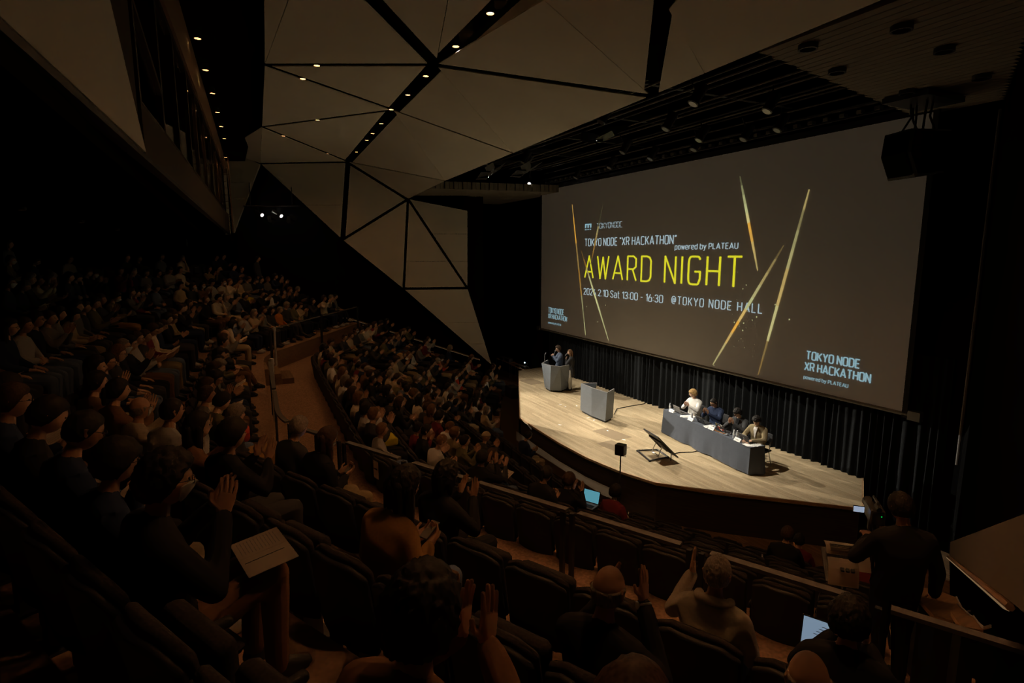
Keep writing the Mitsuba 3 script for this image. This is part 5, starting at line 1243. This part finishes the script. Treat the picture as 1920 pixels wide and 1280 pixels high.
# stair profile lit below the strip
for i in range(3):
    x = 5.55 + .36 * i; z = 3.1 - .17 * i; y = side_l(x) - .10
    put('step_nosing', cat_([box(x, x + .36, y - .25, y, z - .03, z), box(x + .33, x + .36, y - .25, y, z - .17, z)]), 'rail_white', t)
a, b = np.array([4.0, side(4.0) + .03, 4.27]), np.array([10.3, side(10.3) + .03, 1.42])
t = thing('light_strip', 'thin warm light strip on the right wall above the wooden steps', 'light strip')
put('channel', tube([a + [0, 0, .03], b + [0, 0, .03]], .025, 6), 'fascia_brown', t)
emit(slab3([a + [.02, .04, 0], b + [.02, .04, 0], b + [.02, .01, 0], a + [.02, .01, 0]], .01, (0, 0, -1)), 'diffuser', LED, .16, parent=t)
# slanted lower wall panel at house right
rw = lambda x, z, off=0.02: [x, side(x) + off, z]
put('wall_right_panel', slab3([rw(10.5, 1.62), rw(4.0, 4.88), rw(1.0, 6.4), rw(1.0, 5.63), rw(4.0, 4.33), rw(10.3, 1.48)], .04, (.447, -.894, 0)), 'wall_grey', label='dark slanted panel on the right wall above the light strip', kind='structure')
# wooden landing treads at the right wall
STEPS = [([(5.66, 2.60), (5.69, 2.44), (5.48, 2.28), (5.22, 2.50), (5.42, 2.80)], 3.30), ([(5.14, 2.50), (5.30, 2.26), (5.14, 2.00), (4.96, 2.26)], 3.45), ([(4.93, 2.14), (5.00, 2.02), (4.88, 1.90), (4.78, 2.0)], 3.58)]
for i, (pl, z) in enumerate(STEPS):
    t = thing('wooden_step', f'small wooden landing step beside the right wall, {ORD[i]} from the bottom', 'step', 'wooden steps by the right wall')
    pl = Polygon(pl).convex_hull
    put('tread', prism(pl, z - .04, z), 'step_wood', t)
    put('riser', prism(pl.buffer(-.02), 2.6, z - .04), 'black_paint', t)
    e = np.array(STEPS[i][0])[1:3]
    put('edge_line', tube([[e[0][0], e[0][1], z + .008], [e[1][0], e[1][1], z + .008], [e[1][0] - .05, e[1][1] - .06, z + .08]], .007, 6), 'rail_white', t)
# faint sign and door in the far rear corner
t = thing('door_sign', 'small pale pictogram sign above the dark rear door', 'sign')
put('plate', box(-1.45, -1.43, 28.4, 28.72, 6.70, 7.04), 'grey_metal', t)
put('figure', cat_([box(-1.428, -1.424, 28.5, 28.62, 6.76, 6.92), box(-1.428, -1.424, 28.53, 28.59, 6.93, 6.99)]), 'white_paper', t)
# paper signs on seat backs
TAGS = [('lower', 1, 8), ('lower', 2, 7), ('lower', 3, 7), ('lower', 0, 12), ('lower', 2, 13), ('lower', 4, 9), ('lower', 4, 3), ('lower', 4, 5), ('lower', 5, 4)]
for i, kk in enumerate(TAGS):
    if kk in sp:
        b, k, no, x, y, z, yaw = sp[kk]
        t = thing('seat_sign', f'paper sign on the seat {ordw(no)} from right wall, lower block, {LROWW[k]}', 'paper sign', 'paper signs on seat backs'); tw = M((x, y, z), yaw)
        put('sheet', box(-.362, -.360, -.075, .075, .62, .90), 'white_paper', t, tw=tw)
        put('print', box(-.3635, -.362, -.05, .05, .76, .785), 'ink', t, tw=tw)
# ---------------------------------------------------------------- people near the camera, with more detail
def seat_tw(kk, off=0.0, fwd=0.0, turn=0.0, s=1.0, dz=0.0):
    b, k, no, x, y, z, yaw = sp[kk]
    return M((x + fwd * math.cos(yaw) - off * math.sin(yaw), y + fwd * math.sin(yaw) + off * math.cos(yaw), z + dz), yaw + turn, s)
HK = dict(edge=.03, seg=12, hseg=9, fine=True)
# clapping man in glasses with a sheet on his knee
proto('h1', pose='clap', head=(-.15, .12, 0), arms=[((.10, .27, .80), (.26, .10, 1.02), (.5, -.15, .9), (.1, -1, -.1), .12), ((.10, -.27, .80), (.24, -.06, 1.04), (.4, .25, .9), (.1, 1, -.1), .2)], legs=[((.02, .095, .54), (.43, .10, .65), (.40, .11, .16)), ((.02, -.095, .54), (.44, -.10, .66), (.42, -.12, .16))], **HK)
tw = seat_tw(('upper', 2, 5), -.06, 0, -.1)
person('h1', tw, 'person in black with glasses and mask clapping, large sheet on the knee', 'bushy', 'hair_black', 'black', 'brown', 'skin_mid', mask=True, glasses=True)
c = at(tw, (.42, -.04, .765)); t = thing('programme_sheet', 'large open programme sheet lying on the knee of the clapping man in glasses', 'paper')
ptw = M(c, sp[('upper', 2, 5)][6] - .25, .82, -.12, .06)
put('sheet', box(-.14, .15, -.21, .0, 0, .002), 'warm_paper', t, tw=ptw)
put('sheet', box(-.14, .15, .001, .21, .001, .003), 'warm_paper', t, tw=ptw)
for i in range(12): put('print_line', box(-.11 + .02 * i, -.108 + .02 * i, .03, .18, .003, .0034), 'grey_metal', t, tw=ptw)
put('rule', box(-.12, .11, -.062, -.056, .002, .0026), 'ink', t, tw=ptw)
# raised hands at the bottom edge
proto('h8', pose='clap', head=(.1, .05, 0), arms=[((.14, .28, .86), (.27, .048, 1.03), (.18, -.06, 1), (.05, -1, -.1), .05), ((.14, -.28, .86), (.29, -.040, 1.02), (.22, .02, 1), (.05, 1, -.1), .05)], **HK)
person('h8', seat_tw(('upper', 2, 2), .05, 0, .10), 'person with black hair clapping with hands raised high at the bottom edge of the picture', 'bushy', 'hair_black', 'brown', 'black', 'skin_mid')
person('lap', seat_tw(('upper', 2, 1), .0, .0), 'person in pale trousers whose bright knee shows at the bottom edge', 'short', 'hair_dark', 'black', 'cream', 'skin_mid')
# bald man clapping
proto('h4', pose='clap', head=(.0, .1, 0), arms=[((.10, .27, .82), (.22, .09, 1.10), (.35, -.1, 1), (.1, -1, -.1), .12), ((.10, -.27, .82), (.24, -.10, 1.12), (.3, .1, 1), (.1, 1, -.1), .1)], **HK)
tw = seat_tw(('upper', 1, 2), .12, .02, 0, .92)
person('h4', tw, 'balding person with thin grey hair and a wristwatch clapping in the second row', 'bald', 'hair_grey', 'black', 'black', 'skin_tan')
f = PLY['h4']['fig']['A'][1]; e, w = f[0], f[1]; t = thing('wristwatch', 'metal wristwatch on the right wrist of the balding clapping man', 'watch')
d = unit(w - e); a_, b_, _ = frame_z(d); cc = w - d * .02
put('strap', tube([at(tw, cc + .034 * (math.cos(q) * a_ + math.sin(q) * b_)) for q in np.linspace(0, 2 * PI, 17)], .007, 6), 'steel', t)
put('dial', cyl(at(tw, cc + a_ * .032), at(tw, cc + a_ * .044), .018, seg=14), 'chrome', t)
# woman in tan coat
proto('h2', pose='phone', female=True, lean=.16, head=(-.1, .35, 0), coat=False, **HK)
tw = seat_tw(('upper', 1, 5), -.1, .02, -.05)
person('h2', tw, 'person with long black hair in a tan coat and blue jeans leaning over a phone', 'long', 'hair_black', 'tan', 'denim', 'skin_light')
c = at(tw, (.36, 0, .86)); t = thing('phone', 'dark phone in the hands of the person in the tan coat', 'phone')
ptw = M(c, sp[('upper', 1, 5)][6], 1, -.5); put('case', rbox(.15, .075, .009, .004, 6), 'black_metal', t, tw=ptw); put('glass', box(-.07, .07, -.034, .034, .0045, .0055), 'grey_metal', t, tw=ptw)
c = at(tw, (.22, -.27, .60)); t = thing('handbag', 'brown leather handbag with a round clasp beside the person in the tan coat', 'bag')
b_ = rbox(.24, .09, .16, .02); put('bag', b_, 'cloth_tan', t, smooth=40, tw=M(c, sp[('upper', 1, 5)][6])); fl = rbox(.22, .094, .06, .015); fl.apply_translation([0, 0, .055]); put('flap', fl, 'cloth_brown', t, smooth=40, tw=M(c, sp[('upper', 1, 5)][6]))
put('clasp', cyl(at(M(c, sp[('upper', 1, 5)][6]), (.0, -.046, .03)), at(M(c, sp[('upper', 1, 5)][6]), (0, -.056, .03)), .013, seg=12), 'chrome', t)
# man in white jacket, front row
proto('h5', pose='clap', head=(.0, .05, 0), arms=[((.06, .30, .86), (.20, .22, 1.10), (.35, .10, 1), (.1, -1, -.1), .08), ((.0, -.25, .76), (.22, -.11, .68), (1, .35, -.15), (-.1, 0, -1), .25)], **HK)
tw = seat_tw(('upper', 0, 2), -.02, .0, 0, .94)
person('h5', tw, 'cropped grey-haired person in a white jacket raising the left hand, front row', 'crop', 'hair_grey', 'cream', 'charcoal', 'skin_mid')
q = PLY['h5']['fig']['hc'] + np.array([-.045, 0, -.155])
put('jacket_collar', tube([at(tw, q + [-.075 * math.cos(a), .105 * math.sin(a), .02 * math.cos(a)]) for a in np.linspace(-1.9, 1.9, 15)], .028, 8), 'cloth_cream', [k for k in labels if k.startswith('person') and 'white jacket raising' in labels[k].get('label', '')][0], smooth=True)
# man with laptop in the front row
proto('h6', pose='clap', head=(.1, .15, 0), arms=[((.10, .27, .80), (.25, .09, 1.00), (.4, -.05, 1), (.1, -1, -.1), .1), ((.10, -.27, .80), (.25, -.09, 1.00), (.4, .05, 1), (.1, 1, -.1), .1)], **HK)
tw = seat_tw(('upper', 0, 1), -.16, 0, 0, .92)
person('h6', tw, 'person with thick black hair clapping before a lit laptop, front row', 'bushy', 'hair_black', 'black', 'black', 'skin_mid')
def lit_laptop(tw, label, x=.40, z=.62, w=.32, h=.22, colour=(.30, .42, .56), power=.55, lines=True, yo=0.0):
    t = thing('laptop', label, 'laptop')
    b_ = rbox(.22, w, .014, .005, 6); b_.apply_translation([x - .11, yo, z]); put('base', b_, 'grey_metal', t, tw=tw)
    rot = trimesh.transformations.rotation_matrix(.30, [0, 1, 0])
    s = rbox(.009, w, h, .004, 6); s.apply_translation([0, 0, h / 2]); s.apply_transform(rot); s.apply_translation([x, yo, z + .008]); put('lid', s, 'black_metal', t, tw=tw)
    g = box(-.0065, -.0048, -w / 2 + .01, w / 2 - .01, .012, h - .01); g.apply_transform(rot); g.apply_translation([x, yo, z + .008])
    emit(g, 'display', colour, power, parent=t, tw=tw, weight=.1)
    if lines:
        for i in range(7):
            q = box(-.0072, -.0066, -w * .36, w * (.1 + .05 * (i % 4)), h - .05 - .02 * i, h - .046 - .02 * i); q.apply_transform(rot); q.apply_translation([x, yo, z + .008]); put('text_line', q, 'grey_metal', t, tw=tw)
    put('keyboard', box(x - .20, x - .08, yo - w / 2 + .03, yo + w / 2 - .03, z + .007, z + .009), 'ink', t, tw=tw)
lit_laptop(tw, 'open laptop with a pale blue page before the black-haired clapping person', x=.50, z=.66, yo=.16)
lit_laptop(seat_tw(('lower', 2, 8)), 'open laptop with a plain turquoise screen in the lower block', x=.52, z=.68, colour=(.10, .34, .42), power=.8, lines=False, yo=-.14)
# balding man with glasses at the bottom right
proto('h7', pose='rest', head=(.25, .1, 0), **HK)
person('h7', seat_tw(('upper', 1, 1), -.16, -.03, 0, .90), 'balding person with glasses at the bottom right edge', 'bald', 'hair_grey', 'charcoal', 'black', 'skin_tan', glasses=True)
# grey-haired man with lit phone and bottle
proto('h3', pose='phone', head=(.15, .30, 0), lean=.10, **HK)
tw = seat_tw(('upper', 0, 10), -.02, .02)
person('h3', tw, 'person with grey hair and a dark quilted jacket holding up a lit white phone', 'short', 'hair_grey', 'charcoal', 'charcoal', 'skin_light')
c = at(tw, (.37, -.02, .90)); t = thing('phone', 'lit phone with a white screen held by the grey-haired person in the front row', 'phone')
ptw = M(c, sp[('upper', 0, 10)][6], 1, -.75); put('case', rbox(.15, .075, .009, .004, 6), 'black_metal', t, tw=ptw); emit(box(-.07, .07, -.034, .034, .0045, .006), 'display', (.75, .78, 1), 1.1, parent=t, tw=ptw, weight=.3)
c = at(tw, (.16, -.18, .62)); t = thing('drink_bottle', 'green tea bottle between the knees of the grey-haired person with the phone', 'bottle')
prof = np.array([[0.0001, 0], [.031, 0], [.033, .01], [.033, .13], [.026, .155], [.013, .185], [.013, .2], [.0001, .201]])
bt = M(c, 0, 1, .5); put('body', trimesh.creation.revolve(prof, sections=14), 'green_glass', t, smooth=40, tw=bt); put('cap', cyl((0, 0, .198), (0, 0, .218), .0145, seg=12), 'blue_cap', t, tw=bt)
# person in black with a yellow phone
tw = seat_tw(('upper', 0, 6), .0, 0, -.1)
proto('h9', pose='clap', head=(-.1, .12, 0), lean=.04, **HK)
person('h9', tw, 'person in black jacket clapping, yellow phone on the lap, front row', 'bob', 'hair_black', 'black', 'black', 'skin_mid')
c = at(tw, (.30, -.08, .66)); t = thing('phone', 'yellow phone lying on the lap of the person in the black jacket', 'phone')
ptw = M(c, sp[('upper', 0, 6)][6] + .5, 1, -.1); put('case', rbox(.15, .078, .010, .004, 6), 'cloth_yellow', t, tw=ptw); put('camera_bump', rbox(.035, .035, .006, .003, 6), 'black_metal', t, tw=M(at(ptw, (.05, .015, .007)), sp[('upper', 0, 6)][6] + .5))
# camera operator on the aisle at the right, standing in front of the tripod
proto('operator', pose='rest', sit=False, head=(.1, .25, 0), arms=[((.10, .30, 1.12), (.30, .12, 1.22), (1, -.2, .1), (0, 0, -1), .5), ((-.02, -.30, 1.10), (.06, -.34, .84), (.2, 0, -1), (0, 1, 0), .4)], **HK)
OT = M((4.98, 2.58, AISLE_Z), .95, 1.0)
person('operator', OT, 'camera operator in black standing with back turned beside the wooden steps at the right', 'short', 'hair_black', 'black', 'black', 'skin_tan')
t = thing('video_camera', 'video camera with a small lit display on a tripod in front of the camera operator', 'video camera')
cx, cyy, cz = 5.52, 3.12, 3.86
ctw = M((cx, cyy, cz), .75)
b_ = rbox(.30, .13, .15, .02); put('body', b_, 'black_metal', t, smooth=40, tw=ctw)
put('lens', cyl((.15, 0, 0), (.28, 0, 0), .05, .055, 14), 'black_metal', t, tw=ctw)
put('handle', tube([[-.1, 0, .07], [-.08, 0, .13], [.08, 0, .13], [.1, 0, .07]], .012, 6), 'black_metal', t, tw=ctw)
scr = box(-.005, .005, .085, .185, -.02, .045); put('display_housing', scr, 'black_metal', t, tw=ctw)
emit(box(-.008, -.005, .089, .181, -.016, .041), 'display', (.35, .42, .55), .8, parent=t, tw=ctw, weight=.1)
emit(box(-.152, -.150, -.03, -.022, .02, .028), 'tally_light', (.0, 1, .1), 1.5, parent=t, tw=ctw, weight=.05)
put('viewfinder', cyl((-.16, .0, .09), (-.04, 0, .09), .022, seg=10), 'black_metal', t, tw=ctw)
put('tripod_head', cyl((cx, cyy, cz - .18), (cx, cyy, cz - .07), .05, seg=12), 'black_metal', t)
for a in (.3, 2.4, 4.5): put('tripod_leg', tube([[cx, cyy, cz - .16], [cx + .32 * math.cos(a), cyy + .32 * math.sin(a), 2.27 if False else 2.62]], .016, 6), 'black_metal', t)
put('pan_bar', tube([[cx, cyy, cz - .12], [cx - .30, cyy - .22, cz - .26]], .012, 6), 'black_metal', t)
# booklet draped over a seat back
t = thing('booklet', 'open magazine with printed pictures on a black stand to the left of the camera operator', 'magazine')
BP = np.array([4.97, 3.06, 3.55]); BYAW = .80
btw = M(BP, BYAW, .84, -.55)
def sheet(xs, zs, w, th=.004):
    v = []
    for x, z in zip(xs, zs):
        for yy in (-w / 2, w / 2): v += [[x, yy, z], [x, yy, z + th]]
    f = []
    for i in range(len(xs) - 1):
        a = 4 * i; b = a + 4
        f += [[a + 1, b + 1, b + 3], [a + 1, b + 3, a + 3], [a, a + 2, b + 2], [a, b + 2, b], [a, b, b + 1], [a, b + 1, a + 1], [a + 2, a + 3, b + 3], [a + 2, b + 3, b + 2]]
    m = trimesh.Trimesh(np.array(v), np.array(f), process=False); return m
th = np.linspace(0, 1, 9)
put('page', sheet(-.02 - .24 * th, .02 + .05 * np.sin(PI * th) - .16 * th, .30), 'warm_paper', t, tw=btw, smooth=False)
put('page', sheet(.02 + .19 * th, .02 + .06 * np.sin(PI * th * .8) - .08 * th, .30), 'warm_paper', t, tw=btw)
for i in range(3): put('printed_picture', box(-.17, -.135, -.10 + .05 * i, -.066 + .05 * i, .0, .03), 'ink', t, tw=btw)
for i in range(4): put('print_line', box(.05 + .025 * i, .055 + .025 * i, -.11, .11, .03, .074 - .005 * i), 'grey_metal', t, tw=btw)
t = thing('script_stand', 'black stand holding the open magazine beside the camera operator', 'stand')
put('plate', box(-.22, .20, -.16, .16, -.16, -.145), 'black_metal', t, tw=btw)
put('pole', cyl((BP[0], BP[1], 2.63), (BP[0], BP[1], 3.42), .016, seg=8), 'black_metal', t)
put('foot', cyl((BP[0], BP[1], 2.605), (BP[0], BP[1], 2.635), .18, seg=14), 'black_metal', t)
paper(5.28, 3.05, 3.42, BYAW, .16, .14, 'pale sheet of paper at the left elbow of the camera operator', 'warm_paper', tilt=-.9, print_=False)
# standing usher in the far rear
proto('usher', pose='rest', sit=False, head=(0, 0, 0), arms=[((-.02, .27, 1.12), (.04, .27, .88), (.2, 0, -1), (0, -1, 0), .3), ((-.02, -.27, 1.12), (.04, -.27, .88), (.2, 0, -1), (0, 1, 0), .3)], edge=.05, seg=8, hseg=5)
person('usher', M((-5.35, 20.5, 5.0), -.2), 'dim figure standing behind the last row at the far left', 'long', 'hair_dark', 'grey', 'pale_grey', 'skin_mid')
person('usher', M((1.25, 27.4, 4.55), -.3), 'person in a dark suit standing at the far end of the upper rows', 'short', 'hair_black', 'charcoal', 'charcoal', 'skin_mid')
# fit the sampling of lamps to what they contribute
for _k, _d in scene.items():
    if _d.get('type') == 'spot': _d['sampling_weight'] = 24.0
